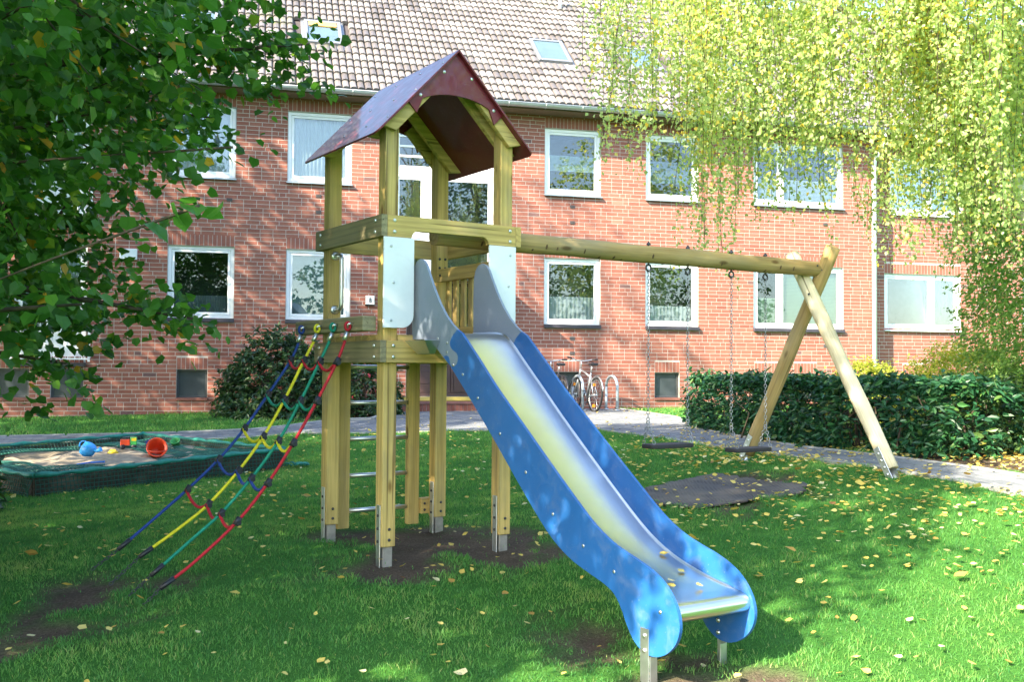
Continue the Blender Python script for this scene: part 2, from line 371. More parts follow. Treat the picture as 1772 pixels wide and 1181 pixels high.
# ------------------------------------------------------------------ mesh helpers
class MB:
    def __init__(s):
        s.v = []; s.f = []; s.sm = []
    def add(s, vs_, fs, smooth=False):
        o = len(s.v); s.v += [tuple(map(float, q)) for q in vs_]; s.f += [tuple(i + o for i in f) for f in fs]; s.sm += [smooth] * len(fs)
        return s
    def box(s, x0, x1, y0, y1, z0, z1):
        return s.add([(x0,y0,z0),(x1,y0,z0),(x1,y1,z0),(x0,y1,z0),(x0,y0,z1),(x1,y0,z1),(x1,y1,z1),(x0,y1,z1)],
                     [(0,3,2,1),(4,5,6,7),(0,1,5,4),(1,2,6,5),(2,3,7,6),(3,0,4,7)])
    def hexa(s, p):   # 8 points, order as box
        return s.add(p, [(0,3,2,1),(4,5,6,7),(0,1,5,4),(1,2,6,5),(2,3,7,6),(3,0,4,7)])
    def prism(s, outline, d0, d1, axis='x'):
        """outline of 2-D points extruded along axis; for x: (y,z); y: (x,z); z: (x,y)"""
        n = len(outline)
        def P(q, d):
            return (d, q[0], q[1]) if axis == 'x' else (q[0], d, q[1]) if axis == 'y' else (q[0], q[1], d)
        vs_ = [P(q, d0) for q in outline] + [P(q, d1) for q in outline]
        fs = [tuple(range(n - 1, -1, -1)), tuple(range(n, 2 * n))] + [(i, (i + 1) % n, n + (i + 1) % n, n + i) for i in range(n)]
        return s.add(vs_, fs)
    def tube(s, pts, rad, seg=8, cap=True, closed=False, smooth=True):
        pts = [Vector(q) for q in pts]; n = len(pts)
        rads = rad if isinstance(rad, (list, tuple)) else [rad] * n
        vs_ = []; fs = []; up = None
        for i, q in enumerate(pts):
            if closed:
                t = (pts[(i + 1) % n] - pts[i - 1]).normalized()
            else:
                t = (pts[min(i + 1, n - 1)] - pts[max(i - 1, 0)]).normalized()
            if up is None:
                up = t.orthogonal().normalized()
            up = (up - t * up.dot(t))
            up = up.normalized() if up.length > 1e-6 else t.orthogonal().normalized()
            sd = t.cross(up)
            for k in range(seg):
                a = 2 * math.pi * k / seg
                vs_.append(q + rads[i] * (math.cos(a) * up + math.sin(a) * sd))
        m = n if closed else n - 1
        for i in range(m):
            j = (i + 1) % n
            for k in range(seg):
                k2 = (k + 1) % seg
                fs.append((i * seg + k, i * seg + k2, j * seg + k2, j * seg + k))
        s.add(vs_, fs, smooth)
        if cap and not closed:
            o = len(s.v) - len(vs_)
            s.f += [tuple(o + k for k in range(seg - 1, -1, -1)), tuple(o + (n - 1) * seg + k for k in range(seg))]; s.sm += [False, False]
        return s
    def lathe(s, prof, M=None, seg=16, smooth=True):
        """profile of (r, z) turned about z, then transformed by M"""
        M = M or Matrix()
        vs_ = []; fs = []
        for r, z in prof:
            for k in range(seg):
                a = 2 * math.pi * k / seg
                vs_.append(M @ Vector((r * math.cos(a), r * math.sin(a), z)))
        for i in range(len(prof) - 1):
            for k in range(seg):
                k2 = (k + 1) % seg
                fs.append((i * seg + k, i * seg + k2, (i + 1) * seg + k2, (i + 1) * seg + k))
        s.add(vs_, fs, smooth)
        return s
    def disc_bolt(s, c, nrm, r=.011, h=.006):
        q = Vector(nrm).to_track_quat('Z', 'Y').to_matrix().to_4x4(); q.translation = Vector(c)
        return s.lathe([(r, 0), (r * .85, h * .7), (r * .45, h), (.0005, h * 1.05)], q, 8)
    def mesh(s, name, mat):
        me = bpy.data.meshes.new(name); me.from_pydata(s.v, [], s.f)
        if any(s.sm):
            me.polygons.foreach_set('use_smooth', s.sm)
        if mat:
            me.materials.append(mat)
        me.update()
        return me
    def build(s, name, mat, parent=None, bevel=0.0, seg=2):
        return link(name, s.mesh(name, mat), parent, bevel, seg)
def link(name, me, parent=None, bevel=0.0, seg=2):
    o = bpy.data.objects.new(name, me); COL.objects.link(o)
    if parent:
        o.parent = parent
    if bevel:
        md = o.modifiers.new('bevel', 'BEVEL'); md.width = bevel; md.segments = seg; md.limit_method = 'ANGLE'; md.angle_limit = R(40)
        md.harden_normals = False
    return o
def empty(name, loc=(0, 0, 0), rz=0.0):
    o = bpy.data.objects.new(name, None); COL.objects.link(o); o.empty_display_size = .2
    o.location = loc; o.rotation_euler = (0, 0, rz)
    return o
def tag(o, label=None, cat=None, group=None, kind=None):
    if label: o['label'] = label
    if cat: o['category'] = cat
    if group: o['group'] = group
    if kind: o['kind'] = kind
    return o
def copy_tree(o, parent=None):
    c = o.copy(); COL.objects.link(c); c.parent = parent
    for ch in list(o.children):
        copy_tree(ch, c)
    return c
def np_mesh(name, V, F, mat, tone=None, dom='POINT', smooth=False, extra=None):
    """V (n,3), F (m,k) arrays"""
    V = np.ascontiguousarray(V, np.float32); F = np.ascontiguousarray(F, np.int32); m, k = F.shape
    me = bpy.data.meshes.new(name)
    me.vertices.add(len(V)); me.vertices.foreach_set('co', V.ravel())
    me.loops.add(m * k); me.loops.foreach_set('vertex_index', F.ravel())
    me.polygons.add(m); me.polygons.foreach_set('loop_start', np.arange(m, dtype=np.int32) * k)
    try:
        me.polygons.foreach_set('loop_total', np.full(m, k, np.int32))
    except Exception:
        pass
    me.polygons.foreach_set('use_smooth', np.full(m, bool(smooth)))
    if tone is not None:
        a = me.attributes.new('tone', 'FLOAT', dom); a.data.foreach_set('value', np.ascontiguousarray(tone, np.float32))
    for nm, arr in (extra or {}).items():
        a = me.attributes.new(nm, 'FLOAT', 'POINT'); a.data.foreach_set('value', np.ascontiguousarray(arr, np.float32))
    me.materials.append(mat)
    me.update(calc_edges=True); me.validate()
    return me
def unit(v):
    return v / np.maximum(np.linalg.norm(v, axis=-1, keepdims=True), 1e-9)
def leaf_mesh(name, P, T, Nn, S, tone, tmpl, faces, mat):
    """many leaves: position, stem direction, face normal, size"""
    T = unit(T); B = unit(np.cross(Nn, T)); Nn = np.cross(T, B)
    tv = np.array(tmpl, float)
    V = P[:, None] + S[:, None, None] * (tv[None, :, 0:1] * B[:, None] + tv[None, :, 1:2] * T[:, None] + tv[None, :, 2:3] * Nn[:, None])
    n, k = len(P), len(tv)
    Fc = (np.array(faces)[None] + (np.arange(n) * k)[:, None, None]).reshape(-1, len(faces[0]))
    return np_mesh(name, V.reshape(-1, 3), Fc, mat, np.repeat(tone, k))
HEART = [(0, 0.04, 0), (-.40, .06, .08), (-.48, .56, .10), (0, 1.0, -.08), (.48, .56, .07), (.40, .06, .05), (0, .45, -.03)]
HEART_F = [(0, 6, 1), (1, 6, 2), (2, 6, 3), (3, 6, 4), (4, 6, 5), (5, 6, 0)]
DIAM = [(0, 0, 0), (-.40, .36, .07), (0, 1, -.05), (.40, .36, .07)]
DIAM_F = [(0, 2, 1), (0, 3, 2)]
OVAL = [(0, 0, 0), (-.19, .25, .05), (-.19, .65, .05), (0, 1, -.08), (.19, .65, .05), (.19, .25, .05)]
OVAL_F = [(0, 3, 2), (0, 2, 1), (0, 5, 4), (0, 4, 3)]

# ================================================================== THE SETTING
# ------------------------------------------------------------------ lawn sheet
def axis_vals(fine0, fine1, step, far0, far1):
    a = list(np.arange(fine0, fine1 + 1e-6, step))
    lo = []; x = fine0; d = step
    while x > far0:
        d *= 1.35; x -= d; lo.append(max(x, far0))
    hi = []; x = fine1; d = step
    while x < far1:
        d *= 1.35; x += d; hi.append(min(x, far1))
    return np.array(lo[::-1] + a + hi)
gx = axis_vals(-6.4, 6.4, .1, -500, 500); gy = axis_vals(3.6, 17, .1, -300, 900)
GX, GY = np.meshgrid(gx, gy); GZ = g(GX, GY)
nx, ny = len(gx), len(gy)
idx = np.arange(nx * ny).reshape(ny, nx)
Fq = np.stack([idx[:-1, :-1], idx[:-1, 1:], idx[1:, 1:], idx[1:, :-1]], -1).reshape(-1, 4)
dd = dirt_and_shade(GX, GY)
mi = (np.abs(GX) < 7) & (GY > 3.5) & (GY < 21)
GZ = GZ + np.where(mi, .008 * vnoise(GX, GY, 4.0) - .035 * dd * (1 - in_poly(GX, GY, MAT)) - .045 * in_poly(GX, GY, MAT), 0)
GZ = GZ - np.where(in_poly(GX, GY, PATH_R) | in_poly(GX, GY, COURT) | in_poly(GX, GY, PATH_L), .035, 0)
lawn = link('lawn', np_mesh('lawn', np.stack([GX, GY, GZ], -1).reshape(-1, 3), Fq, LAWN, None, smooth=True, extra={'dirt_and_shade': dd.ravel()}))
tag(lawn, 'sloping green lawn with bare worn earth under the play equipment', 'lawn', kind='structure')

# ------------------------------------------------------------------ paved path, pavers, kerbs
def sheet(name, poly, dz, mat, parent=None, step=.25):
    xs = [q[0] for q in poly]; ys = [q[1] for q in poly]
    gx_ = np.arange(min(xs) - step, max(xs) + step, step); gy_ = np.arange(min(ys) - step, max(ys) + step, step)
    X, Y = np.meshgrid(gx_, gy_); id_ = np.arange(X.size).reshape(X.shape)
    q = np.stack([id_[:-1, :-1], id_[:-1, 1:], id_[1:, 1:], id_[1:, :-1]], -1).reshape(-1, 4)
    cx = X.ravel()[q].mean(1); cyy = Y.ravel()[q].mean(1)
    q = q[in_poly(cx, cyy, poly)]
    return link(name, np_mesh(name, np.stack([X.ravel(), Y.ravel(), g(X.ravel(), Y.ravel()) + dz], -1), q, mat, smooth=True), parent)
JOINT = plain('paver_joint_sand', (.10, .095, .08), .95, 0, .3, 40)
path = empty('path', (0, 0, 0)); tag(path, 'grey block paved path and forecourt between lawn and house', 'path', kind='structure')
sheet('paver_bed', PATH_R, -.012, JOINT, path, .12); sheet('paver_bed', COURT, -.012, JOINT, path, .2); sheet('paver_bed', PATH_L, -.012, JOINT, path, .15)
PV = []
def lay(poly, ang, org):
    c, s = math.cos(ang), math.sin(ang)
    xs = np.array([q[0] for q in poly]); ys = np.array([q[1] for q in poly])
    lx = (xs - org[0]) * c + (ys - org[1]) * s; ly = -(xs - org[0]) * s + (ys - org[1]) * c
    j0, j1 = int(ly.min() / .102) - 1, int(ly.max() / .102) + 1
    i0, i1 = int(lx.min() / .203) - 1, int(lx.max() / .203) + 1
    J, I = np.meshgrid(np.arange(j0, j1 + 1), np.arange(i0, i1 + 1), indexing='ij')
    X = (I + .5 * (J % 2)) * .203; Y = J * .102
    wx = org[0] + X * c - Y * s; wy = org[1] + X * s + Y * c
    k = in_poly(wx, wy, poly)
    for x, y in zip(wx[k], wy[k]):
        PV.append((x, y, ang))
lay(PATH_R, R(108), (2.8, 10.0)); lay(COURT, PHI, (0, 18)); lay(PATH_L, R(20), (-4, 16.5))
PV = np.array(PV)
pz = g(PV[:, 0], PV[:, 1]) + rng.normal(0, .0018, len(PV))
ptone = np.clip(rng.normal(.5, .22, len(PV)), 0, 1)
ex_ = g(PV[:, 0] + .1, PV[:, 1]) - g(PV[:, 0] - .1, PV[:, 1]); ey_ = g(PV[:, 0], PV[:, 1] + .1) - g(PV[:, 0], PV[:, 1] - .1)
seen = (np.abs(PV[:, 0]) < .52 * PV[:, 1]) & (PV[:, 1] > 7.0)
order = np.argsort(np.where(seen, np.hypot(PV[:, 0], PV[:, 1]), 1e6))
part_idx = set(order[:300].tolist())
h0, w0 = .0495, .099
BX = np.array([(-w0,-h0,-.03),(w0,-h0,-.03),(w0,h0,-.03),(-w0,h0,-.03),(-w0,-h0,.004),(w0,-h0,.004),(w0,h0,.004),(-w0,h0,.004),
               (-w0+.005,-h0+.005,.009),(w0-.005,-h0+.005,.009),(w0-.005,h0-.005,.009),(-w0+.005,h0-.005,.009)])
BF = np.array([(0,1,5,4),(1,2,6,5),(2,3,7,6),(3,0,4,7),(4,5,9,8),(5,6,10,9),(6,7,11,10),(7,4,8,11),(8,9,10,11)])
pav_me = []
for i in range(8):
    pav_me.append(np_mesh('paver', BX, BF, PAVER, np.full(len(BX), (i + .5) / 8)))
rest = np.array([i for i in range(len(PV)) if i not in part_idx])
for i in order[:300]:
    o = link('paver', pav_me[int(ptone[i] * 7.99)], path); o.location = (PV[i, 0], PV[i, 1], pz[i])
    nrm = Vector((-ex_[i] / .2, -ey_[i] / .2, 1)).normalized()
    o.rotation_mode = 'QUATERNION'
    o.rotation_quaternion = Vector((0, 0, 1)).rotation_difference(nrm) @ Matrix.Rotation(PV[i, 2], 3, 'Z').to_quaternion()
ca, sa = np.cos(PV[rest, 2])[:, None], np.sin(PV[rest, 2])[:, None]
vx = PV[rest, 0][:, None] + BX[None, :, 0] * ca - BX[None, :, 1] * sa; vy = PV[rest, 1][:, None] + BX[None, :, 0] * sa + BX[None, :, 1] * ca
vz = pz[rest][:, None] + BX[None, :, 2] + (vx - PV[rest, 0][:, None]) * (ex_[rest] / .2)[:, None] + (vy - PV[rest, 1][:, None]) * (ey_[rest] / .2)[:, None]
Fp = (BF[None] + (np.arange(len(rest)) * 12)[:, None, None]).reshape(-1, 4)
o = link('paver_field', np_mesh('paver_field', np.stack([vx, vy, vz], -1).reshape(-1, 3), Fp, PAVER, np.repeat(ptone[rest], 12)), path)
o['kind'] = 'stuff'
def kerb_run(pts, wid=.06, top=.022):
    for (x0, y0), (x1, y1) in zip(pts[:-1], pts[1:]):
        L = math.hypot(x1 - x0, y1 - y0); n = max(1, round(L / .8))
        for k in range(n):
            t0, t1 = k / n + .004, (k + 1) / n - .004
            a = (x0 + (x1 - x0) * t0, y0 + (y1 - y0) * t0); b_ = (x0 + (x1 - x0) * t1, y0 + (y1 - y0) * t1)
            nxx, nyy = -(y1 - y0) / L * wid / 2, (x1 - x0) / L * wid / 2
            za, zb = g1(*a), g1(*b_); p = []
            for zz in (-.08, top):
                p += [(a[0] - nxx, a[1] - nyy, za + zz), (b_[0] - nxx, b_[1] - nyy, zb + zz), (b_[0] + nxx, b_[1] + nyy, zb + zz), (a[0] + nxx, a[1] + nyy, za + zz)]
            m = MB().hexa(p).mesh('kerb_stone', KERB)
            a_ = m.attributes.new('tone', 'FLOAT', 'POINT'); a_.data.foreach_set('value', np.full(len(m.vertices), random.random(), np.float32))
            link('kerb_stone', m, path, .006, 1)
kerb_run(PATH_R[0:7]); kerb_run([PATH_R[7]] + PATH_R[8:]); kerb_run([COURT[i] for i in (0, 1, 2, 3, 4)])
kerb_run([COURT[i] for i in (5, 6, 7, 8, 9)], .08); kerb_run([(-2.30, 20.6), (-2.52, 18.4), (-3.4, 18.35)], .08, .05)
kerb_run([PATH_L[i] for i in (8, 7, 6, 5, 4)]); kerb_run([PATH_L[i] for i in (0, 1, 2, 3)])

# ================================================================== THE HOUSE
# local frame: x along the front, y into the house, z up
house = empty('apartment_building', (0, FD, 0), PHI)
tag(house, 'red brick apartment building with white windows and grey tiled roof', 'building')
WU0, WU1, WRX = -15.0, 8.75, 18.0       # main front, then the right part set back
REC = .30
ZB, ZE, CH = .10, 6.80, .0826
Z0 = .463 - 5 * CH
OPEN = []        # u0,u1,z0,z1,back(0/1)
def opening(u0, u1, z0, z1, rec=0, soldier=True):
    OPEN.append((u0, u1, z0, z1, rec, soldier))
UP, LO = (5.09, 6.51), (2.28, 3.71)
for u0, u1 in ((-6.96, -5.70), (-4.69, -3.41), (.70, 1.96), (3.01, 4.25), (5.60, 7.86)):
    opening(u0, u1, *UP); opening(u0, u1, *LO)
opening(-9.70, -8.43, 4.17, 6.51); opening(-9.70, -8.43, 1.38, 3.71)
opening(-12.9, -11.6, *UP); opening(-12.9, -11.6, *LO)
BAS = ((-10.0, -9.42), (-9.04, -8.46), (-6.76, -6.18), (.92, 1.50), (3.23, 3.81), (5.62, 6.20), (6.60, 7.18))
for u0, u1 in BAS: opening(u0, u1, .71, 1.265)
opening(-2.52, -.42, 3.30, 6.46, 0, False)      # stairwell glazing
opening(-2.25, -.75, .74, 3.12, 0, True)        # entrance door
opening(9.14, 11.22, 2.33, 3.65, 1); opening(9.3, 11.3, 5.09, 6.42, 1); opening(9.62, 10.2, .75, 1.25, 1); opening(13.0, 15.0, *LO, 1); opening(13.0, 15.0, *UP, 1)

def wall_plane(u0, u1, y, rec):
    ops = [o for o in OPEN if o[4] == rec]
    us = sorted({u0, u1} | {v for o in ops for v in o[:2]}); zs = sorted({ZB, ZE} | {v for o in ops for v in o[2:4]})
    mb = MB()
    for a, b_ in zip(us[:-1], us[1:]):
        for c, d in zip(zs[:-1], zs[1:]):
            mu, mz = (a + b_) / 2, (c + d) / 2
            if any(o[0] < mu < o[1] and o[2] < mz < o[3] for o in ops): continue
            mb.add([(a, y, c), (b_, y, c), (b_, y, d), (a, y, d)], [(0, 1, 2, 3)])
    for o in ops:     # reveals
        a, b_, c, d = o[:4]; e = y + .16
        mb.add([(a, y, c), (a, e, c), (a, e, d), (a, y, d)], [(0, 3, 2, 1)]); mb.add([(b_, y, c), (b_, e, c), (b_, e, d), (b_, y, d)], [(0, 1, 2, 3)])
        mb.add([(a, y, d), (b_, y, d), (b_, e, d), (a, e, d)], [(0, 3, 2, 1)]); mb.add([(a, y, c), (b_, y, c), (b_, e, c), (a, e, c)], [(0, 1, 2, 3)])
    return mb
wmb = wall_plane(WU0, WU1, 0.0, 0)
r2 = wall_plane(WU1, WRX, REC, 1)
wmb.add(r2.v, r2.f)
wmb.add([(WU1, 0, ZB), (WU1, REC, ZB), (WU1, REC, ZE), (WU1, 0, ZE)], [(0, 1, 2, 3)])
for u in (WU0, WRX):
    wmb.add([(u, 0 if u < 0 else REC, ZB), (u, 10, ZB), (u, 10, ZE), (u, 5, 11.4), (u, 0 if u < 0 else REC, ZE)], [(0, 1, 2, 3, 4)])
wmb.add([(WU0, 10, ZB), (WRX, 10, ZB), (WRX, 10, ZE), (WU0, 10, ZE)], [(0, 1, 2, 3)])
wall = wmb.build('wall', MORTAR, house)

# bricks ------------------------------------------------------------
BR = []   # u0,u1,z0,z1,y,tone,full
def fill_front(u0, u1, y, rec):
    ops = [o for o in OPEN if o[4] == rec]
    k = 0; z = Z0
    while z < ZE - .03:
        za, zb = z, min(z + .0706, ZE)
        bl = []
        for o in ops:
            zt = o[3] + (.238 if o[5] else 0.0)
            if min(zb, zt) - max(za, o[2]) > .03: bl.append((o[0] - (.0 if True else 0), o[1]))
        bl.sort(); free = []; c = u0
        for a, b_ in bl:
            if a > c: free.append((c, a))
            c = max(c, b_)
        if c < u1: free.append((c, u1))
        for a, b_ in free:
            x = a + .006; first = True
            ph = random.choice((.115, .24, .24, .18)) if True else .24
            while x < b_ - .02:
                L = ph if first else (.24 if random.random() < .78 else .115)
                first = False
                e = min(x + L, b_ - .006)
                if b_ - .006 - e < .05: e = b_ - .006
                if e - x > .02:
                    t = random.gauss(.52, .14)
                    if random.random() < .010: t = 1.0
                    BR.append((x, e, za, zb, y - .0035 + random.gauss(0, .0007), min(max(t, 0), .97) if t < 1 else 1.0, abs(e - x - .24) < .001 and zb - za > .07))
                x = e + .0115
        z += CH; k += 1
    for o in ops:
        if not o[5]: continue
        a, b_ = o[0], o[1]; n = round((b_ - a) / .0826); st = (b_ - a) / n
        top = min(o[3] + .232, ZE)
        for i in range(n):
            BR.append((a + i * st + .006, a + (i + 1) * st - .005, o[3] + .008, top, y - .0035 + random.gauss(0, .0006), min(max(random.gauss(.52, .12), 0), .97), False))
fill_front(WU0 + 4.0, WU1, 0.0, 0); fill_front(WU1, WRX - 3.5, REC, 1)
BRA = np.array([b_[:6] for b_ in BR]); full = np.array([b_[6] for b_ in BR])
cu = (BRA[:, 0] + BRA[:, 1]) / 2; czz = (BRA[:, 2] + BRA[:, 3]) / 2
cand = full & (cu > -7.4) & (cu < -3.0) & (czz < 4.9) & ~((cu > -5.7) & (czz < 1.9))
bd = np.hypot(cu * math.cos(PHI), FD + cu * math.sin(PHI)) + .02 * np.abs(czz - 1.3)
bo = np.argsort(np.where(cand, bd, 1e6))[:300]
def box5(A):
    u0, u1, z0, z1, y = A[:, 0], A[:, 1], A[:, 2], A[:, 3], A[:, 4]; yb = np.where(y > .15, REC, 0.0) + .004
    V = np.stack([np.stack([a, b_, c], -1) for a, b_, c in ((u0, y, z0), (u1, y, z0), (u1, y, z1), (u0, y, z1), (u0, yb, z0), (u1, yb, z0), (u1, yb, z1), (u0, yb, z1))], 1)
    F = np.array([(0, 1, 2, 3), (1, 5, 6, 2), (4, 0, 3, 7), (3, 2, 6, 7), (4, 5, 1, 0)])
    return V.reshape(-1, 3), (F[None] + (np.arange(len(A)) * 8)[:, None, None]).reshape(-1, 4)
bk = []
for i in range(10):
    V, F = box5(np.array([[-.12, .12, -.0353, .0353, -.0075]])); pass
    V[4:, 1] = 0.0
    bk.append(np_mesh('brick', V, F, BRICK, np.full(5, min(.97, (i + .5) / 10)), 'FACE'))
for i in bo:
    o = link('brick', bk[int(min(BRA[i, 5], .97) * 10) if BRA[i, 5] < 1 else 9], wall)
    o.location = (cu[i], BRA[i, 4] + .0075, czz[i])
keep = np.ones(len(BRA), bool); keep[bo] = False
V, F = box5(BRA[keep])
o = link('brickwork', np_mesh('brickwork', V, F, BRICK, np.repeat(BRA[keep, 5], 5), 'FACE'), wall); o['kind'] = 'stuff'

# windows -----------------------------------------------------------
def frame_mb(u0, u1, z0, z1, y0, y1, w, mb=None):
    mb = mb or MB()
    mb.box(u0, u0 + w, y0, y1, z0, z1); mb.box(u1 - w, u1, y0, y1, z0, z1)
    mb.box(u0 + w, u1 - w, y0, y1, z1 - w, z1); mb.box(u0 + w, u1 - w, y0, y1, z0, z0 + w)
    return mb
def folds(u0, u1, z0, z1, y, amp, pitch, n=None):
    n = n or max(8, int((u1 - u0) / .012)); us = np.linspace(u0, u1, n)
    ys = y + amp * np.sin(us / pitch * 6.283 + .7 * np.sin(us * 7))
    V = np.concatenate([np.stack([us, ys, np.full(n, z0)], -1), np.stack([us, ys * 1.0, np.full(n, z1)], -1)])
    F = np.stack([np.arange(n - 1), np.arange(1, n), np.arange(n + 1, 2 * n), np.arange(n, 2 * n - 1)], -1)
    return V, F
def window(u0, u1, z0, z1, style='dark', split=None, rec=0, sill=None, label=None):
    y = (REC if rec else 0.0) + .045
    g0 = .004
    mb = frame_mb(u0 + g0, u1 - g0, z0 + g0, z1 - g0, y, y + .07, .065)
    parts = [(u0 + .069, u1 - .069)] if not split else [(u0 + .069, split - .03), (split + .03, u1 - .069)]
    if split: mb.box(split - .03, split + .03, y, y + .07, z0 + .069, z1 - .069)
    for a, b_ in parts:
        frame_mb(a + .004, b_ - .004, z0 + .073, z1 - .073, y + .012, y + .062, .05, mb)
    w = mb.build('window', UPVC, house, .004, 1)
    if label: w['label'] = label
    for a, b_ in parts:
        MB().box(a + .05, b_ - .05, y + .030, y + .040, z0 + .119, z1 - .119).build('pane', GLASS, w)
    # room behind
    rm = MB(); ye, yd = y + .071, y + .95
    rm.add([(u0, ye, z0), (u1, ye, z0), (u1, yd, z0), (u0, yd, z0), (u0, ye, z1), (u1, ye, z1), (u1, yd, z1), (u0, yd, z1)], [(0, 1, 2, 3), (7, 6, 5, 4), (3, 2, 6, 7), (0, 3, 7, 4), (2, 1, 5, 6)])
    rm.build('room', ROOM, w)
    if sill == 'dark':
        MB().box(u0 - .01, u1 + .01, y - .115, y + .02, z0 - .075, z0 + .003).build('sill', SILLD, w, .006, 1)
    elif sill == 'thin':
        MB().hexa([(u0 - .02, y - .115, z0 - .048), (u1 + .02, y - .115, z0 - .048), (u1 + .02, y, z0 - .03), (u0 - .02, y, z0 - .03),
                   (u0 - .02, y - .115, z0 - .028), (u1 + .02, y - .115, z0 - .028), (u1 + .02, y, z0 + .003), (u0 - .02, y, z0 + .003)]).build('sill', UPVC if rec else ZINC, w)
    elif sill == 'brick':
        MB().box(u0, u1, y - .085, y + .02, z0 - .06, z0 + .003).build('sill', SILLB, w, .005, 1)
    yi = y + .095
    a, b_ = u0 + .06, u1 - .06; zl, zh = z0 + .08, z1 - .08; h = zh - zl
    def cloth(nm, uu0, uu1, c, d, mat, amp=.018, pitch=.075):
        V, F = folds(uu0, uu1, c, d, yi + .03, amp, pitch)
        link(nm, np_mesh(nm, V, F, mat, smooth=True), w)
    def slats(nm, uu0, uu1, c, d, mat, pitch=.03):
        m_ = MB(); k = int((d - c) / pitch)
        for i in range(k):
            zz = c + i * pitch
            m_.add([(uu0, yi - .008, zz), (uu1, yi - .008, zz), (uu1, yi + .010, zz + pitch * .98), (uu0, yi + .010, zz + pitch * .98)], [(0, 1, 2, 3)])
        m_.build(nm, mat, w)
    if style == 'net':
        cloth('curtain', a, b_, zl, zh, CURTAIN)
    elif style == 'roller':
        MB().box(a, b_, yi, yi + .004, zl, zh).build('blind', BLIND, w)
    elif style == 'cafe_dark':
        cloth('curtain', a, b_, zl, zl + h * .30, plain('grey_net', (.16, .20, .23), .9), .01, .05)
    elif style == 'cafe':
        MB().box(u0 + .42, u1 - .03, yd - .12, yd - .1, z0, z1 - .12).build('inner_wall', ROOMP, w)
        cloth('curtain', a, b_, zl, zl + h * (.42 if u0 < 2 else .30), CURTAIN, .014, .09)
    elif style == 'band':
        slats('blind', a, b_, zl + h * .36, zl + h * .64, plain('pale_pleat', (.50, .62, .62), .8), .028)
    elif style == 'half':
        slats('blind', a, b_, zl + h * .24, zl + h * .62, plain('grey_pleat', (.20, .29, .31), .8), .028)
        MB().box(u0 + .35, u1 - .03, yd - .12, yd - .1, z0, z0 + h * .3).build('inner_wall', ROOMP, w)
    elif style == 'green':
        slats('blind', parts[1][0], parts[1][1], zl, zh, GREENBLIND, .032)
        slats('blind', parts[0][0], parts[0][1], zl, zl + h * .5, GREENBLIND, .028)
    elif style == 'lowblind':
        slats('blind', parts[1][0], parts[1][1], zl, zl + h * .45, plain('white_pleat', (.62, .68, .72), .7), .03)
        slats('blind', parts[0][0], parts[0][1], zl, zl + h * .45, MATS['white_pleat'], .03)
    elif style == 'room':
        MB().box(u0 + .02, u1 - .02, yd - .12, yd - .1, z0, z1).build('inner_wall', ROOMP, w)
        cloth('curtain', split + .03, u1 - .06, zl, zh, plain('brown_curtain', (.20, .16, .14), .9), .012, .12)
    return w
window(-6.96, -5.70, *UP, 'net', sill='thin'); window(-4.69, -3.41, *UP, 'net', sill='thin')
window(.70, 1.96, *UP, 'band', sill='thin'); window(3.01, 4.25, *UP, 'half', sill='thin'); window(5.60, 7.86, *UP, 'lowblind', 6.30, sill='thin')
window(-6.96, -5.70, *LO, 'cafe_dark', sill='dark'); window(-4.69, -3.41, *LO, 'roller', sill='dark')
window(.70, 1.96, *LO, 'cafe', sill='dark'); window(3.01, 4.25, *LO, 'cafe', sill='dark'); window(5.60, 7.86, *LO, 'green', 6.28, sill='dark')
window(-12.9, -11.6, *UP, 'net', sill='thin'); window(-12.9, -11.6, *LO, 'net', sill='dark')
window(9.14, 11.22, 2.33, 3.65, 'room', 10.46, 1, 'thin'); window(9.3, 11.3, 5.09, 6.42, 'net', 10.4, 1, 'thin')
window(13.0, 15.0, *LO, 'net', 14.0, 1, 'dark'); window(13.0, 15.0, *UP, 'net', 14.0, 1, 'thin')
# french windows with white railings
for zb, zt in ((4.17, 6.51), (1.38, 3.71)):
    w = window(-9.70, -8.43, zb, zt, 'net', -9.07, 0, 'dark')
    pm = MB().box(-9.62, -9.11, .05, .075, zb + .08, zb + .62); pm.box(-9.03, -8.51, .05, .075, zb + .08, zb + .62)
    pm.build('door_panel', UPVC, w, .004, 1)
    rl = empty('balcony_railing'); rl.parent = house
    m = MB(); m.box(-9.82, -8.33, -.16, -.12, zb + .96, zb + 1.0); m.box(-9.82, -8.33, -.16, -.12, zb + .06, zb + .09)
    for u in (-9.82, -8.37):
        m.box(u, u + .04, -.16, -.12, zb + .02, zb + .955); m.box(u, u + .04, -.1195, 0, zb + .90, zb + .93); m.box(u, u + .04, -.1195, 0, zb + .10, zb + .13)
    m.build('rail_frame', UPVC, rl)
    for k in range(11):
        MB().box(-9.72 + k * .124, -9.705 + k * .124, -.147, -.133, zb + .091, zb + .958).build('baluster', UPVC, rl)
# basement windows
for u0, u1, rec in [(a, b_, 0) for a, b_ in BAS] + [(9.62, 10.2, 1)]:
    z0, z1 = (.71, 1.265) if not rec else (.75, 1.25); y = .07 + (REC if rec else 0)
    w = frame_mb(u0 + .003, u1 - .003, z0 + .003, z1 - .003, y, y + .05, .04).build('basement_window', plain('dark_grey_frame', (.06, .065, .07), .5), house, .003, 1)
    MB().box(u0 + .043, u1 - .043, y + .02, y + .028, z0 + .043, z1 - .043).build('pane', plain('dark_mesh_pane', (.045, .055, .065), .25, 0, .2, 3), w)
    MB().box(u0 - .01, u1 + .01, y - .105, y + .02, z0 - .055, z0 + .002).build('sill', SILLB, w, .006, 1)

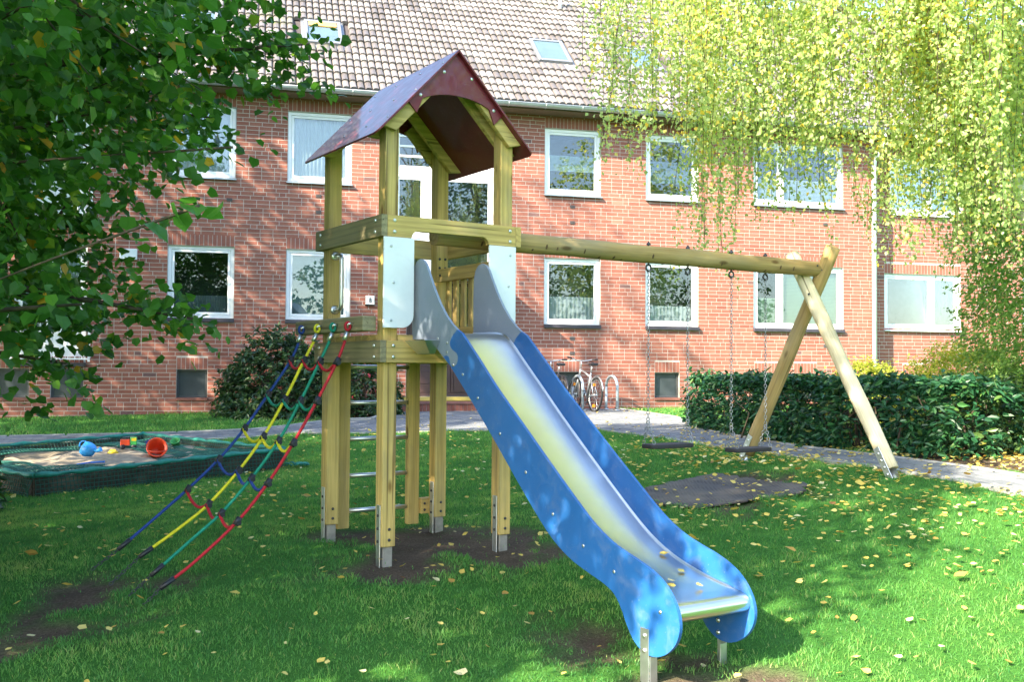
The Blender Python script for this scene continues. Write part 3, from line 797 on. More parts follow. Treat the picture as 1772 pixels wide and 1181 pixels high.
# stairwell glazing
ys = .05
sw = MB()
frame_mb(-2.516, -.424, 3.304, 6.456, ys, ys + .08, .06, sw)
sw.box(-1.92, -1.74, ys, ys + .08, 3.365, 5.30)
sw.box(-1.70 - .04, -1.70 + .03, ys, ys + .08, 5.50, 6.395)
for z in (5.3, 4.02): sw.box(-2.455, -.485, ys + .004, ys + .084, z, z + (.20 if z > 5 else .10))
for z in (5.72, 5.93, 6.14):
    sw.box(-2.455, -1.741, ys + .01, ys + .06, z, z + .045); sw.box(-1.669, -.485, ys + .01, ys + .06, z, z + .045)
sw = sw.build('stairwell_window', UPVC, house, .004, 1)
for a, b_, c, d in ((-2.455, -1.92, 4.12, 5.30), (-1.74, -.485, 4.12, 5.30), (-2.455, -1.92, 3.37, 4.02), (-1.74, -.485, 3.37, 4.02), (-2.455, -1.741, 5.50, 6.39), (-1.669, -.485, 5.50, 6.39)):
    f_ = frame_mb(a + .003, b_ - .003, c + .003, d - .003, ys + .018, ys + .068, .04).build('sash', UPVC, sw)
    MB().box(a + .043, b_ - .043, ys + .036, ys + .044, c + .043, d - .043).build('pane', GLASS, sw)
MB().add([(-2.5, .14, 3.3), (-.44, .14, 3.3), (-.44, 1.6, 3.3), (-2.5, 1.6, 3.3), (-2.5, .14, 6.45), (-.44, .14, 6.45), (-.44, 1.6, 6.45), (-2.5, 1.6, 6.45)],
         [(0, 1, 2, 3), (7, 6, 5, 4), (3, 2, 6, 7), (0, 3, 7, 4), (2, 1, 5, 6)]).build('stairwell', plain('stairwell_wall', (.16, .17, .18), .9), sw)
# entrance
dr = frame_mb(-2.246, -.754, .744, 3.116, .07, .13, .07).build('entrance_door', BROWN, house, .004, 1)
m = MB().box(-2.17, -1.30, .085, .12, .82, 3.03); m.box(-1.295, -1.24, .075, .125, .82, 3.03); m.box(-1.235, -.83, .085, .12, .82, 1.5)
for k in range(5): m.box(-2.12, -1.36, .075, .0845, 1.0 + k * .36, 1.27 + k * .36)
m.build('door_leaf', BROWN, dr, .004, 1)
MB().box(-1.235, -.83, .095, .105, 1.51, 3.03).build('side_light', GLASS, dr)
MB().tube([(-1.42, .07, 1.7), (-1.42, .03, 1.72), (-1.42, .03, 2.1), (-1.42, .07, 2.12)], .014, 8).build('handle', STAIN, dr)
MB().box(-2.5, -.5, -.50, .06, .66, .735).build('yellow_threshold', YELLOWB, dr, .006, 1)
stp = MB().box(-2.75, -.25, -.62, -.012, .36, .60).build('entrance_step', MORTAR, house)
n = 30
sm_ = [np_mesh('step_brick', *box5(np.array([[-.0365, .0365, -.11, .11, -.01]])), BRICK, np.full(5, t), 'FACE') for t in (.05, .2, .4)]
for i in range(n):
    o = link('step_brick', random.choice(sm_), stp); o.location = (-2.75 + (i + .5) * 2.5 / n, -.625, .485)
MB().box(-2.78, -.22, -.66, -.012, .602, .655).build('step_slab', plain('step_slab', (.22, .10, .08), .8, 0, .2, 10), stp, .006, 1)
cn = MB().box(-2.65, -.35, -1.0, -.012, 3.16, 3.24).build('door_canopy', UPVC, house, .01, 2)

# small wall fittings
b8 = MB().box(-3.10, -2.92, -.07, -.011, 2.62, 2.80).build('number_sign', UPVC, house, .008, 2); b8['label'] = 'white house number box reading 8'
MB().box(-3.105, -2.915, -.05, -.011, 2.60, 2.617).build('sign_base', BLACKP, b8)
m = MB()
for zc, rr in ((2.727, .020), (2.685, .024)):
    m.tube([(-3.005 + rr * .75 * math.cos(t), -.073, zc + rr * math.sin(t)) for t in np.linspace(0, 6.283, 14)[:-1]], .007, 6, closed=True)
m.build('numeral', BLACKP, b8)
ml = MB().box(-7.84, -7.52, -.10, -.011, 3.39, 3.60).build('wall_lamp', UPVC, house, .01, 2)
for u, z in ((-5.81, 4.65), (-4.07, 4.81), (-4.07, 4.48), (1.32, 4.83), (1.32, 4.49), (1.33, 1.99), (1.33, 1.67), (7.4, 4.7), (7.4, 1.9)):
    m = MB().box(u - .055, u + .055, -.013, -.0105, z - .033, z + .033)
    for k in range(4): m.box(u - .05, u + .05, -.018, -.0131, z - .028 + k * .016, z - .021 + k * .016)
    m.build('vent_grille', plain('vent_grey', (.10, .085, .085), .7), house)

# eaves, gutter, downpipe ---------------------------------------------
SLOPE = R(40); cs, sn = math.cos(SLOPE), math.sin(SLOPE)
EY, EZ = -.50, 6.86
MB().box(WU0 - .3, WRX + .3, -.46, -.0, 6.775, 6.80).build('soffit', SOFFIT, house)
MB().box(WU0 - .3, WRX + .3, -.49, -.461, 6.76, 6.86).build('fascia', SOFFIT, house)
gt = MB(); prof = []
for k in range(11):
    t = math.pi + math.pi * k / 10; prof.append((-.57 + .075 * math.cos(t), 6.855 + .075 * math.sin(t)))
prof2 = [(-.57 + .069 * math.cos(math.pi + math.pi * k / 10), 6.855 + .069 * math.sin(math.pi + math.pi * k / 10)) for k in range(10, -1, -1)]
gt.prism(prof + prof2, WU0 - .3, WRX + .3, 'x')
gt.tube([(WU0 - .3, -.645, 6.858), (WRX + .3, -.645, 6.858)], .012, 6)
gut = gt.build('gutter', ZINC, house)
for k in range(int((WRX - WU0) / .8)):
    u = WU0 + k * .8 + .35
    m = MB().tube([(u, -.57 + .081 * math.cos(t), 6.855 + .081 * math.sin(t)) for t in np.linspace(math.pi, 2 * math.pi, 8)], .009, 5)
    m.build('gutter_bracket', ZINC, gut)
dp = MB().tube([(8.62, -.57, 6.79), (8.62, -.55, 6.62), (8.62, -.12, 6.25), (8.62, -.085, 6.1), (8.62, -.085, .3)], .052, 12).build('downpipe', plain('pale_zinc', (.78, .79, .80), .4, .1), house)
for z in (1.2, 3.2, 5.2):
    MB().tube([(8.62 + .055 * math.cos(t), -.085 + .055 * math.sin(t), z) for t in np.linspace(0, 6.283, 13)[:-1]], .008, 5, closed=True).build('pipe_clip', ZINC, dp)

# roof ------------------------------------------------------------------
SL = 7.2
def RP(u, s, h=0.0):       # u along, s up the slope, h proud of it
    return (u, EY + s * cs - h * sn, EZ + s * sn + h * cs)
rf = MB()
rf.add([RP(WU0 - .3, -.02), RP(WRX + .3, -.02), RP(WRX + .3, SL), RP(WU0 - .3, SL)], [(0, 1, 2, 3)])
yr, zr = EY + SL * cs, EZ + SL * sn
rf.add([(WU0 - .3, yr, zr), (WRX + .3, yr, zr), (WRX + .3, 2 * yr + .5, EZ), (WU0 - .3, 2 * yr + .5, EZ)], [(0, 1, 2, 3)])
roof = rf.build('roof', plain('roof_underlay', (.055, .045, .045), .95), house)
TWD, TLN = .30, .345
pu = np.array([0, .010, .028, .070, .114, .134, .146, .160, .178, .220, .264, .284, .299]); ph_ = np.array([-.032, .026, .050, .058, .052, .032, -.032, .026, .050, .058, .052, .032, -.032])
kk = len(pu)
tv = []
for s_, lift, dz in ((0.0, .048, 0), (TLN + .05, .008, 0), (0.0, -.002, 0)):
    for a, h in zip(pu, ph_):
        tv.append((a - .15, s_, h + lift if not (s_ == 0.0 and lift < 0) else -.004 + h * .35))
tv = np.array(tv)
tf = [(i, i + 1, kk + i + 1, kk + i) for i in range(kk - 1)] + [(2 * kk + i, 2 * kk + i + 1, i + 1, i) for i in range(kk - 1)]
tf = np.array(tf)
def slope_xyz(a):          # (n,3) of u,s,h -> local
    return np.stack([a[..., 0], EY + a[..., 1] * cs - a[..., 2] * sn, EZ + a[..., 1] * sn + a[..., 2] * cs], -1)
SKY = [(-6.95, 2.15, .80, 1.2), (-4.33, 2.12, .80, 1.22), (.86, 2.16, .80, 1.22), (3.10, 2.12, .80, 1.22), (5.55, 2.12, .80, 1.1)]
TL_ = []
rows = int(SL / TLN); cols_ = int((14.5 + 10.8) / TWD)
for j in range(rows + 1):
    for i in range(cols_):
        u, s_ = -11.0 + i * TWD, j * TLN
        if s_ + TLN > SL + .2: continue
        if any(a - .16 < u < a + w_ + .14 and b_ - .30 < s_ < b_ + h_ + .02 for a, b_, w_, h_ in SKY): continue
        TL_.append((u, s_, min(max(random.gauss(.5, .22), 0), 1), random.gauss(0, .003)))
TL_ = np.array(TL_)
cand = (TL_[:, 0] > -3.4) & (TL_[:, 0] < 2.4)
td = TL_[:, 1] + .15 * np.abs(TL_[:, 0])
to = np.argsort(np.where(cand, td, 1e6))[:300]
tm = [np_mesh('roof_tile', slope_xyz(tv) - np.array([0, EY, EZ]), tf, TILE, np.full(len(tv), (i + .5) / 8), smooth=False) for i in range(8)]
for i in to:
    o = link('roof_tile', tm[int(TL_[i, 2] * 7.99)], roof); o.location = RP(TL_[i, 0], TL_[i, 1], TL_[i, 3] + .004)
keep = np.ones(len(TL_), bool); keep[to] = False
K = TL_[keep]
A = np.stack([K[:, 0:1] + tv[None, :, 0], K[:, 1:2] + tv[None, :, 1], K[:, 3:4] + .004 + tv[None, :, 2]], -1)
o = link('tile_field', np_mesh('tile_field', slope_xyz(A).reshape(-1, 3), (tf[None] + (np.arange(len(K)) * len(tv))[:, None, None]).reshape(-1, 4), TILE, np.repeat(K[:, 2], len(tv))), roof)
o['kind'] = 'stuff'
rt = MB()
for k in range(int((WRX - WU0) / .38)):
    u = WU0 + k * .38
    rt.tube([(u, yr, zr - .02), (u + .40, yr, zr - .005)], [.10, .115], 10)
rt.build('ridge_tiles', TILE, roof)
def rbox(u0, u1, s0, s1, h0_, h1_):
    return [RP(u0, s0, h0_), RP(u1, s0, h0_), RP(u1, s1, h0_), RP(u0, s1, h0_), RP(u0, s0, h1_), RP(u1, s0, h1_), RP(u1, s1, h1_), RP(u0, s1, h1_)]
for i, (u0, s0, w_, h_) in enumerate(SKY):
    m = MB(); u1, s1 = u0 + w_, s0 + h_
    for q in ((u0, u0 + .075, s0, s1), (u1 - .075, u1, s0, s1), (u0 + .075, u1 - .075, s0, s0 + .09), (u0 + .075, u1 - .075, s1 - .09, s1)):
        m.hexa(rbox(*q, .0, .115))
    for q in ((u0 - .07, u0 - .001, s0 - .14, s1 + .1), (u1 + .001, u1 + .07, s0 - .14, s1 + .1), (u0 - .07, u1 + .07, s0 - .16, s0 - .001), (u0 - .07, u1 + .07, s1 + .001, s1 + .13)):
        m.hexa(rbox(*q, .0, .045))
    sk = m.build('skylight', plain('skylight_zinc', (.26, .27, .29), .4, .5, .06, 6), roof, .005, 1)
    MB().hexa(rbox(u0 + .075, u1 - .075, s0 + .09, s1 - .09, .085, .09)).build('pane', plain('skylight_glass', (.09, .14, .18), .05, 0, .1, 3, 0, .9), sk)
    if i == 1:
        MB().hexa(rbox(u0 + .10, u1 - .10, s1 - .34, s1 - .10, .094, .12)).build('inner_blind', ORANGE, sk)
MB().tube([RP(2.15, 5.6, -.05), (2.15, RP(2.15, 5.6)[1], RP(2.15, 5.6)[2] + .55)], .045, 10).build('vent_pipe', plain('vent_pipe_grey', (.55, .56, .57), .5), roof)
m = MB().tube([RP(6.75, 6.35, -.05), (6.75, RP(6.75, 6.35)[1], RP(6.75, 6.35)[2] + .3)], .05, 10).build('vent_pipe', DARKSTEEL, roof)

# ================================================================== PLAY TOWER
# local frame of the tower: x to the right along the slide front, y to the back, z up
tower = empty('play_tower', (TA[0], TA[1], 0), TH)
tag(tower, 'wooden play tower with maroon gabled roof and raised platform', 'play tower')
WT, DT = 1.10, 1.12
RA = .55; RZ = 3.495                      # ridge
def rz(a):                                # underside of the roof
    return RZ - .014 - abs(a - RA) * 1.045
bolt_me = MB().disc_bolt((0, 0, 0), (0, 0, 1), .013, .008).mesh('bolt', STAIN)
def bolt(p, nrm, parent, me=None):
    o = link('bolt', me or bolt_me, parent); o.location = p
    o.rotation_euler = Vector(nrm).to_track_quat('Z', 'Y').to_euler()
    return o
PW = .10
posts = [(.046, .046), (WT - .046 - PW, .046), (.046, DT - .046 - PW), (WT - .046 - PW, DT - .046 - PW)]
for a0, b0 in posts:
    wx, wy, _ = TW(a0 + PW / 2, b0 + PW / 2); gz = g1(wx, wy)
    a1, b1 = a0 + PW, b0 + PW; zb = gz + .085
    pm = MB().hexa([(a0, b0, zb), (a1, b0, zb), (a1, b1, zb), (a0, b1, zb), (a0, b0, rz(a0) - .002), (a1, b0, rz(a1) - .002), (a1, b1, rz(a1) - .002), (a0, b1, rz(a0) - .002)])
    p = pm.build('post', WOOD[2], tower, .006, 2)
    MB().box(a0 + .018, a1 - .012, b0 + .016, b1 - .016, gz - .25, zb - .001).build('post_stub', CONC, p, .004, 1)
    st = MB().box(a0 - .007, a0 - .001, b0 + .014, b1 - .03, gz - .3, gz + .36).build('anchor_strap', STEEL, p, .002, 1)
    for k in range(3):
        bolt((a0 - .007, b0 + PW * .42, gz + .12 + k * .085), (-1, 0, 0), p, MATS.setdefault('_bm', MB().disc_bolt((0, 0, 0), (0, 0, 1), .011, .008).mesh('bolt', DARKSTEEL)))
    for k in range(2):
        bolt((a0 + PW * .55, b0, gz + .13 + k * .07), (0, -1, 0), p, MATS['_bm'])
# rails and platform beams
def board(name, x0, x1, y0, y1, z0, z1, ax, mat=None, parent=None, bev=.004):
    return MB().box(x0, x1, y0, y1, z0, z1).build(name, mat or WOOD[ax], parent or tower, bev, 2)
T_ = .045
board('top_rail', 0, T_, 0, DT, 2.175, 2.32, 1, WOODG); board('top_rail', WT - T_, WT, 0, DT, 2.175, 2.32, 1)
out = [(.046, 2.32), (.046, 2.175), (.225, 2.175)]
for k in range(7):
    t = math.pi / 2 * k / 6; out.append((.225 + .05 * (1 - math.cos(t)), 2.175 + .05 * math.sin(t)))
for k in range(7):
    t = math.pi / 2 * k / 6; out.append((.78 + .05 * math.sin(t), 2.225 - .05 * (1 - math.cos(t))))
out += [(.83, 2.175), (1.054, 2.175), (1.054, 2.32)]
cl = [out[0]]
for q in out[1:]:
    if abs(q[0] - cl[-1][0]) + abs(q[1] - cl[-1][1]) > 1e-4: cl.append(q)
MB().prism(cl, 0.0, T_, 'y').build('front_rail', WOOD[0], tower, .003, 1)
board('back_rail', .046, 1.054, DT - T_, DT, 2.175, 2.32, 0)
board('platform_beam', 0, T_, 0, DT, 1.343, 1.49, 1, WOODG); board('platform_beam', WT - T_, WT, 0, DT, 1.343, 1.49, 1)
board('platform_beam', .046, 1.054, 0, T_, 1.343, 1.49, 0); board('platform_beam', .046, 1.054, DT - T_, DT, 1.343, 1.49, 0)
board('platform_beam', .046, 1.054, .54, .585, 1.36, 1.49, 0)
for zc in (2.21, 2.285, 1.38, 1.455):
    for a in (.095, 1.005):
        bolt((a, 0, zc), (0, -1, 0), tower)
    for b_ in (.095, DT - .095):
        bolt((0, b_, zc), (-1, 0, 0), tower)
nplk = 9
for k in range(nplk):
    b0 = .048 + k * (DT - .096) / nplk; b1 = b0 + (DT - .096) / nplk - .008
    x0, x1 = (.150, WT - .150) if (k == 0 or k == nplk - 1) else (.046, WT - .046)
    board('floor_plank', x0, x1, b0, b1, 1.491, 1.53, 0, bev=.003)
# white side panels beside the slide
def rpanel(a0, a1, z0, z1, rr, corner):
    o_ = [(a0, z1), (a0, z0), (a1, z0), (a1, z1)]
    pts = []
    for i, q in enumerate(o_):
        if i == corner:
            cx, cz = (a1 - rr, z0 + rr) if corner == 2 else (a0 + rr, z0 + rr)
            for k in range(9):
                t = (-math.pi / 2 + math.pi / 2 * k / 8) if corner == 2 else (math.pi + math.pi / 2 * k / 8)
                pts.append((cx + rr * math.cos(t), cz + rr * math.sin(t)))
        else:
            pts.append(q)
    return MB().prism(pts, -.016, -.002, 'y').build('side_panel', WHITEP, tower, .002, 1)
p1 = rpanel(.012, .235, 1.572, 2.172, .09, 2); p2 = rpanel(.825, 1.046, 1.54, 2.172, .09, 1)
scr = MB().disc_bolt((0, 0, 0), (0, 0, 1), .010, .004).mesh('screw', STEEL)
for p, pts in ((p1, ((.065, 2.11), (.085, 1.87), (.068, 1.62))), (p2, ((1.0, 2.11), (.985, 1.89), (1.0, 1.62)))):
    for a, z in pts:
        o = link('screw', scr, p); o.location = (a, -.016, z); o.rotation_euler = (R(90), 0, 0)
# grab handle
for a, b_, d in ((.098, DT - .046 - PW, -1),):
    h = MB(); pts = [(a, b_, 2.135), (a, b_ + d * .08, 2.135)]
    for k in range(6):
        t = math.pi / 2 * k / 5; pts.append((a, b_ + d * (.08 + .035 * math.sin(t)), 2.135 - .035 * (1 - math.cos(t)) - .001 * k))
    for k in range(6):
        t = math.pi / 2 * k / 5; pts.append((a, b_ + d * (.115 - .035 * (1 - math.cos(t))), 1.775 - .035 * math.sin(t) - .001 * k))
    pts += [(a, b_, 1.735)]
    h.tube(pts, .0155, 10)
    h = h.build('grab_handle', STAIN, tower)
    for z in (2.135, 1.735):
        MB().lathe([(.034, 0), (.034, .005), (.016, .007)], Matrix.Translation((a, b_, z)) @ Matrix.Rotation(R(90), 4, 'X'), 14).build('flange', STAIN, h)
# slatted guard on the right side
gd = board('guard_rail', WT - .145, WT - .10 - .003, .15, DT - .15, 1.985, 2.085, 1)
gd2 = board('guard_rail', WT - .145, WT - .10 - .003, .15, DT - .15, 1.56, 1.62, 1)
for k in range(7):
    b0 = .165 + k * .115
    board('slat', WT - .099, WT - .075, b0, b0 + .062, 1.545, 2.06, 2, bev=.003)
for b_ in (.2, DT - .2): bolt((WT - .145, b_, 2.035), (-1, 0, 0), gd, MATS['_bm'])
for z in (2.10, 2.17):
    for a in (.98, 1.03):
        bolt((a, DT - .046 - PW, z), (0, -1, 0), tower, MATS['_bm'])
# roof
gx_c, gy_c = TW(.5, .5)[:2]
for sgn in (-1, 1):
    d = Vector((sgn * .624, 0, -.652)); L = d.length; d.normalize(); nn = Vector((sgn * .652, 0, .624)).normalized()
    b0, b1, rr = -.05, 1.205, .05
    pts = [(0, b0), (0, b1)]
    for k in range(6):
        t = math.pi / 2 * k / 5; pts.append((L - rr + rr * math.sin(t), b1 - rr + rr * math.cos(t)))
    for k in range(6):
        t = math.pi / 2 * k / 5; pts.append((L - rr + rr * math.cos(t), b0 + rr - rr * math.sin(t)))
    top = Vector((RA, 0, RZ)); vs_ = []
    for h in (0, -.013):
        for s_, b_ in pts:
            q = top + d * s_ + nn * h; vs_.append((q.x, b_, q.z))
    n = len(pts)
    fs = [tuple(range(n)) if sgn < 0 else tuple(range(n - 1, -1, -1)), tuple(range(2 * n - 1, n - 1, -1)) if sgn < 0 else tuple(range(n, 2 * n))]
    fs += [((i + 1) % n, i, n + i, n + (i + 1) % n) if sgn < 0 else (i, (i + 1) % n, n + (i + 1) % n, n + i) for i in range(n)]
    rp = MB().add(vs_, fs).build('roof_panel', MAROON, tower, .0015, 1)
    for s_ in (.12, .42, .72):
        for b_ in (.03, .36, .74, 1.10):
            q = top + d * s_; bolt((q.x, b_, q.z), nn, rp, scr if True else None)
    # rafters under the panel, one at each gable
    for b0r in (.05, DT - .05 - .045):
        vs_ = []
        A0 = top + d * .03 - nn * .0135; A1 = top + d * .865 - nn * .0135
        if sgn > 0: A0 = top + d * .10 - nn * .0135
        c = -nn * .075
        if b0r > .5: b0r_ = b0r - .11 if sgn > 0 else b0r - .112
        else: b0r_ = b0r + .098 if sgn > 0 else b0r + .1
        e1 = A1 + c - d * .06
        for q in (A0 + c, e1, A1, A0): vs_.append((q.x, b0r_, q.z))
        for q in (A0 + c, e1, A1, A0): vs_.append((q.x, b0r_ + .045, q.z))
        fs_ = [(0, 1, 2, 3), (7, 6, 5, 4), (0, 4, 5, 1), (1, 5, 6, 2), (2, 6, 7, 3), (3, 7, 4, 0)]
        MB().add(vs_, fs_).build('rafter', WOOD[0], tower, .005, 2)
    # short visible rafter on the gable, below the gable board
    for b0r in (.0, DT - .045):
        A0 = top + d * .36 - nn * .0135; A1 = top + d * .80 - nn * .0135; c = -nn * .085; vs_ = []
        for bb in (b0r, b0r + .044):
            for q in (A0 + c, A1 + c - d * .05, A1, A0): vs_.append((q.x, bb, q.z))
        MB().add(vs_, fs_).build('gable_rafter', WOOD[0], tower, .004, 2)
for bq in (-.018, DT + .004):
    ol = []
    for k in range(15):                       # arch from right to left
        t = math.pi * (0.10 + .80 * k / 14)
        ol.append((RA + .40 * math.cos(t), 2.955 + .225 * math.sin(t)))
    ol = [(RA + .37, rz(RA + .37) - .006)] + [(RA + .305, rz(RA + .37) - .075)] + [q for q in ol if abs(q[0] - RA) < .30] + [(RA - .305, rz(RA + .37) - .075), (RA - .37, rz(RA + .37) - .006), (RA, rz(RA) - .008)]
    gb = MB().prism(ol, bq, bq + .014, 'y').build('gable_board', MAROON, tower, .0015, 1)
    if bq < 0:
        for a, z in ((RA - .10, 3.33), (RA + .12, 3.315), (RA - .28, 3.145), (RA + .30, 3.12)):
            o = link('screw', MB().disc_bolt((0, 0, 0), (0, 0, 1), .013, .006).mesh('screw', STAIN), gb); o.location = (a, bq, z); o.rotation_euler = (R(90), 0, 0)
for a, b_ in ((.095, .046), (1.005, .046)):
    bolt((a, b_, 2.93 if a > .5 else 2.90), (0, -1, 0), tower, MATS['_bm'])
# ladder at the back
lz = []
for a0 in (.205, .80):
    wx, wy, _ = TW(a0 + .04, 1.13); gz = g1(wx, wy)
    st = board('ladder_stile', a0, a0 + .095, DT + .003, DT + .063, gz + .02, 1.49, 2)
    sp = board('spacer_block', (a0 - .055) if a0 < .5 else a0 + .098, (a0 - .003) if a0 < .5 else a0 + .20, DT - .03, DT + .05, gz + .10, gz + .22, 0, parent=tower)
    for k in range(2):
        bolt((sp.data.vertices[0].co.x + .03, DT - .03, gz + .13 + k * .05), (0, -1, 0), tower, MATS['_bm'])
for z in (1.315, 1.04, .765, .485, .22):
    MB().tube([(.302, DT + .033, z), (.798, DT + .033, z)], .0165, 12).build('rung', STAIN, tower)
# beam that carries the climbing net
nb = board('net_beam', -.10, -.002, .06, 1.25, 1.55, 1.65, 1, WOODG, bev=.008)

# ================================================================== CLIMBING NET
net = empty('climbing_net', (TA[0], TA[1], 0), TH)
tag(net, 'sloping rope climbing net in blue, yellow, green and red beside the tower', 'climbing net')
RC = {'blue': plain('blue_rope', (.010, .045, .22), .75, 0, .15, 60, .4), 'yellow': plain('yellow_rope', (.66, .58, .015), .75, 0, .12, 60, .4),
      'green': plain('green_rope', (.004, .22, .13), .75, 0, .15, 60, .4), 'red': plain('red_rope', (.42, .008, .018), .75, 0, .15, 60, .4)}
RP_ = {'blue': (1.04, [(-.211,1.361),(-.379,1.113),(-.547,.875),(-.726,.665),(-.938,.468)], [(-1.18,.265),(-1.32,.15)], (-1.55, .03)),
       'yellow': (.74, [(-.228,1.359),(-.368,1.084),(-.515,.834),(-.685,.608),(-.884,.396)], [(-1.06,.262),(-1.25,.135)], (-1.50, -.02)),
       'green': (.465, [(-.225,1.349),(-.360,1.084),(-.510,.82),(-.690,.583),(-.885,.37)], [(-1.06,.225),(-1.25,.07)], (-1.50, -.09)),
       'red': (.217, [(-.208,1.348),(-.345,1.091),(-.502,.823),(-.667,.576),(-.86,.347)], [(-1.11,.13),(-1.25,.03)], (-1.50, -.13))}
def smooth_line(pts, n=6):
    pts = [Vector(q) for q in pts]; res = []
    for i in range(len(pts) - 1):
        p0 = pts[max(i - 1, 0)]; p1_ = pts[i]; p2_ = pts[i + 1]; p3 = pts[min(i + 2, len(pts) - 1)]
        for k in range(n):
            t = k / n
            res.append(.5 * ((2 * p1_) + (-p0 + p2_) * t + (2 * p0 - 5 * p1_ + 4 * p2_ - p3) * t * t + (-p0 + 3 * p1_ - 3 * p2_ + p3) * t ** 3))
    res.append(pts[-1])
    return res
def chain_mb(p0, p1_, wire=.0035, pitch=.028, lw=.011, mb=None):
    mb = mb or MB(); p0, p1_ = Vector(p0), Vector(p1_); L = (p1_ - p0).length; n = max(1, round(L / pitch)); d = (p1_ - p0).normalized()
    s1 = d.orthogonal().normalized(); s2 = d.cross(s1); hl = L / n * .62
    for i in range(n):
        c = p0 + d * (L * (i + .5) / n); sd = s1 if i % 2 else s2
        pts = [c + d * (hl - lw if abs(math.sin(t)) > 2 else 0) + d * (hl * math.cos(t)) * 1.0 + sd * lw * (1.15 * math.sin(t)) for t in np.linspace(0, 6.283, 9)[:-1]]
        mb.tube(pts, wire, 4, closed=True)
    return mb
joint = {}
for cname, (b_, rows_, tail, anc) in RP_.items():
    pts = [(-.135, 1.535)] + rows_ + tail
    l3 = smooth_line([(a, b_, z) for a, z in pts], 6)
    rp = MB().tube(l3, .0105, 8).build('rope', RC[cname], net); rp['label'] = cname + ' rope'
    joint[cname] = [(a, b_, z) for a, z in rows_]
    # eye bolt and loop at the beam, ferrule
    MB().tube([(-.10, b_, 1.60), (-.135, b_, 1.60)], .010, 8).build('eye_bolt', STAIN, net)
    MB().tube([(-.135 - .018 * math.cos(t), b_ + .0, 1.583 + .026 * math.sin(t)) for t in np.linspace(0, 6.283, 14)[:-1]], .0095, 6, closed=True).build('rope_eye', RC[cname], rp)
    d = Vector((pts[1][0] - pts[0][0], 0, pts[1][1] - pts[0][1])).normalized(); q = Vector((-.137, b_, 1.545))
    MB().tube([q, q + d * .06], .0155, 10).build('ferrule', STAIN, rp)
    q0 = l3[-1]; d = (l3[-1] - l3[-3]).normalized()
    MB().tube([q0 - d * .01, q0 + d * .09], [.0165, .0145], 10).build('end_sleeve', BLACKP, rp)
    chain_mb(q0 + d * .085, (anc[0], b_, anc[1] - .05), .0028, .024, .0085).build('anchor_chain', DARKSTEEL, net)
colr = ['red', 'green', 'yellow', 'blue', 'red']
names = ['blue', 'yellow', 'green', 'red']
for r_ in range(5):
    cr = empty('cross_rope'); cr.parent = net
    for i in range(3):
        p0, p1_ = Vector(joint[names[i]][r_]), Vector(joint[names[i + 1]][r_])
        m = MB(); pts = [p0.lerp(p1_, t) + Vector((-.012, 0, -.062 * math.sin(math.pi * t) ** .8)) for t in np.linspace(0, 1, 9)]
        m.tube(pts, .0105, 7).build('rope_piece', RC[colr[r_]], cr)
    for nme in names:
        q = Vector(joint[nme][r_]); d = Vector((-.5, 0, -.86))
        m = MB().tube([q - d * .028, q + d * .028], .0195, 10); m.tube([q + Vector((0, -.032, -.008)), q + Vector((0, .032, -.008))], .016, 8)
        m.build('clamp', BLACKP, cr)

# ================================================================== SLIDE
slide = empty('slide', (TA[0], TA[1], 0), TH)
tag(slide, 'steel slide with bright blue sides leading down from the tower platform', 'slide')
TOPE = [(.60, 1.525), (.80, 1.365), (1.0, 1.20), (1.25, 1.015), (1.5, .83), (1.79, .62), (1.94, .52), (2.08, .452), (2.2, .415), (2.32, .382), (2.42, .342), (2.50, .285), (2.555, .21), (2.572, .13), (2.545, .055), (2.48, -.005), (2.40, -.035), (2.32, -.03), (2.25, .01), (2.20, .07), (2.16, .135), (2.11, .195), (2.03, .235), (1.88, .275), (1.72, .325), (1.53, .43), (1.25, .66), (.94, .93), (.70, 1.13), (.46, 1.325)]
# interlocking joint between the grey and the blue sheet, from the top edge down
PZ = [(q.x, q.y) for q in smooth_line([Vector((a, b_, 0)) for a, b_ in [(0.545, 1.548), (0.492, 1.515), (0.464, 1.486), (0.456, 1.462), (0.467, 1.439), (0.507, 1.416), (0.543, 1.4), (0.557, 1.374), (0.549, 1.345), (0.522, 1.322), (0.487, 1.32), (0.462, 1.336), (0.452, 1.361), (0.437, 1.382), (0.406, 1.39), (0.376, 1.377)]], 3)]
TOPS = [(q.x, q.y) for q in smooth_line([Vector((a, b_, 0)) for a, b_ in TOPE], 4)]
blue = [PZ[0]] + TOPS + PZ[::-1][:-1]
grey = [(-.055, 1.50), (-.06, 1.62), (-.06, 1.80), (-.055, 1.93), (-.04, 1.985), (-.005, 2.02), (.045, 2.035), (.095, 2.02), (.135, 1.985), (.17, 1.93), (.24, 1.825), (.32, 1.725), (.40, 1.645), (.48, 1.585)] + PZ + [(.34, 1.40), (.22, 1.475), (.10, 1.50)]

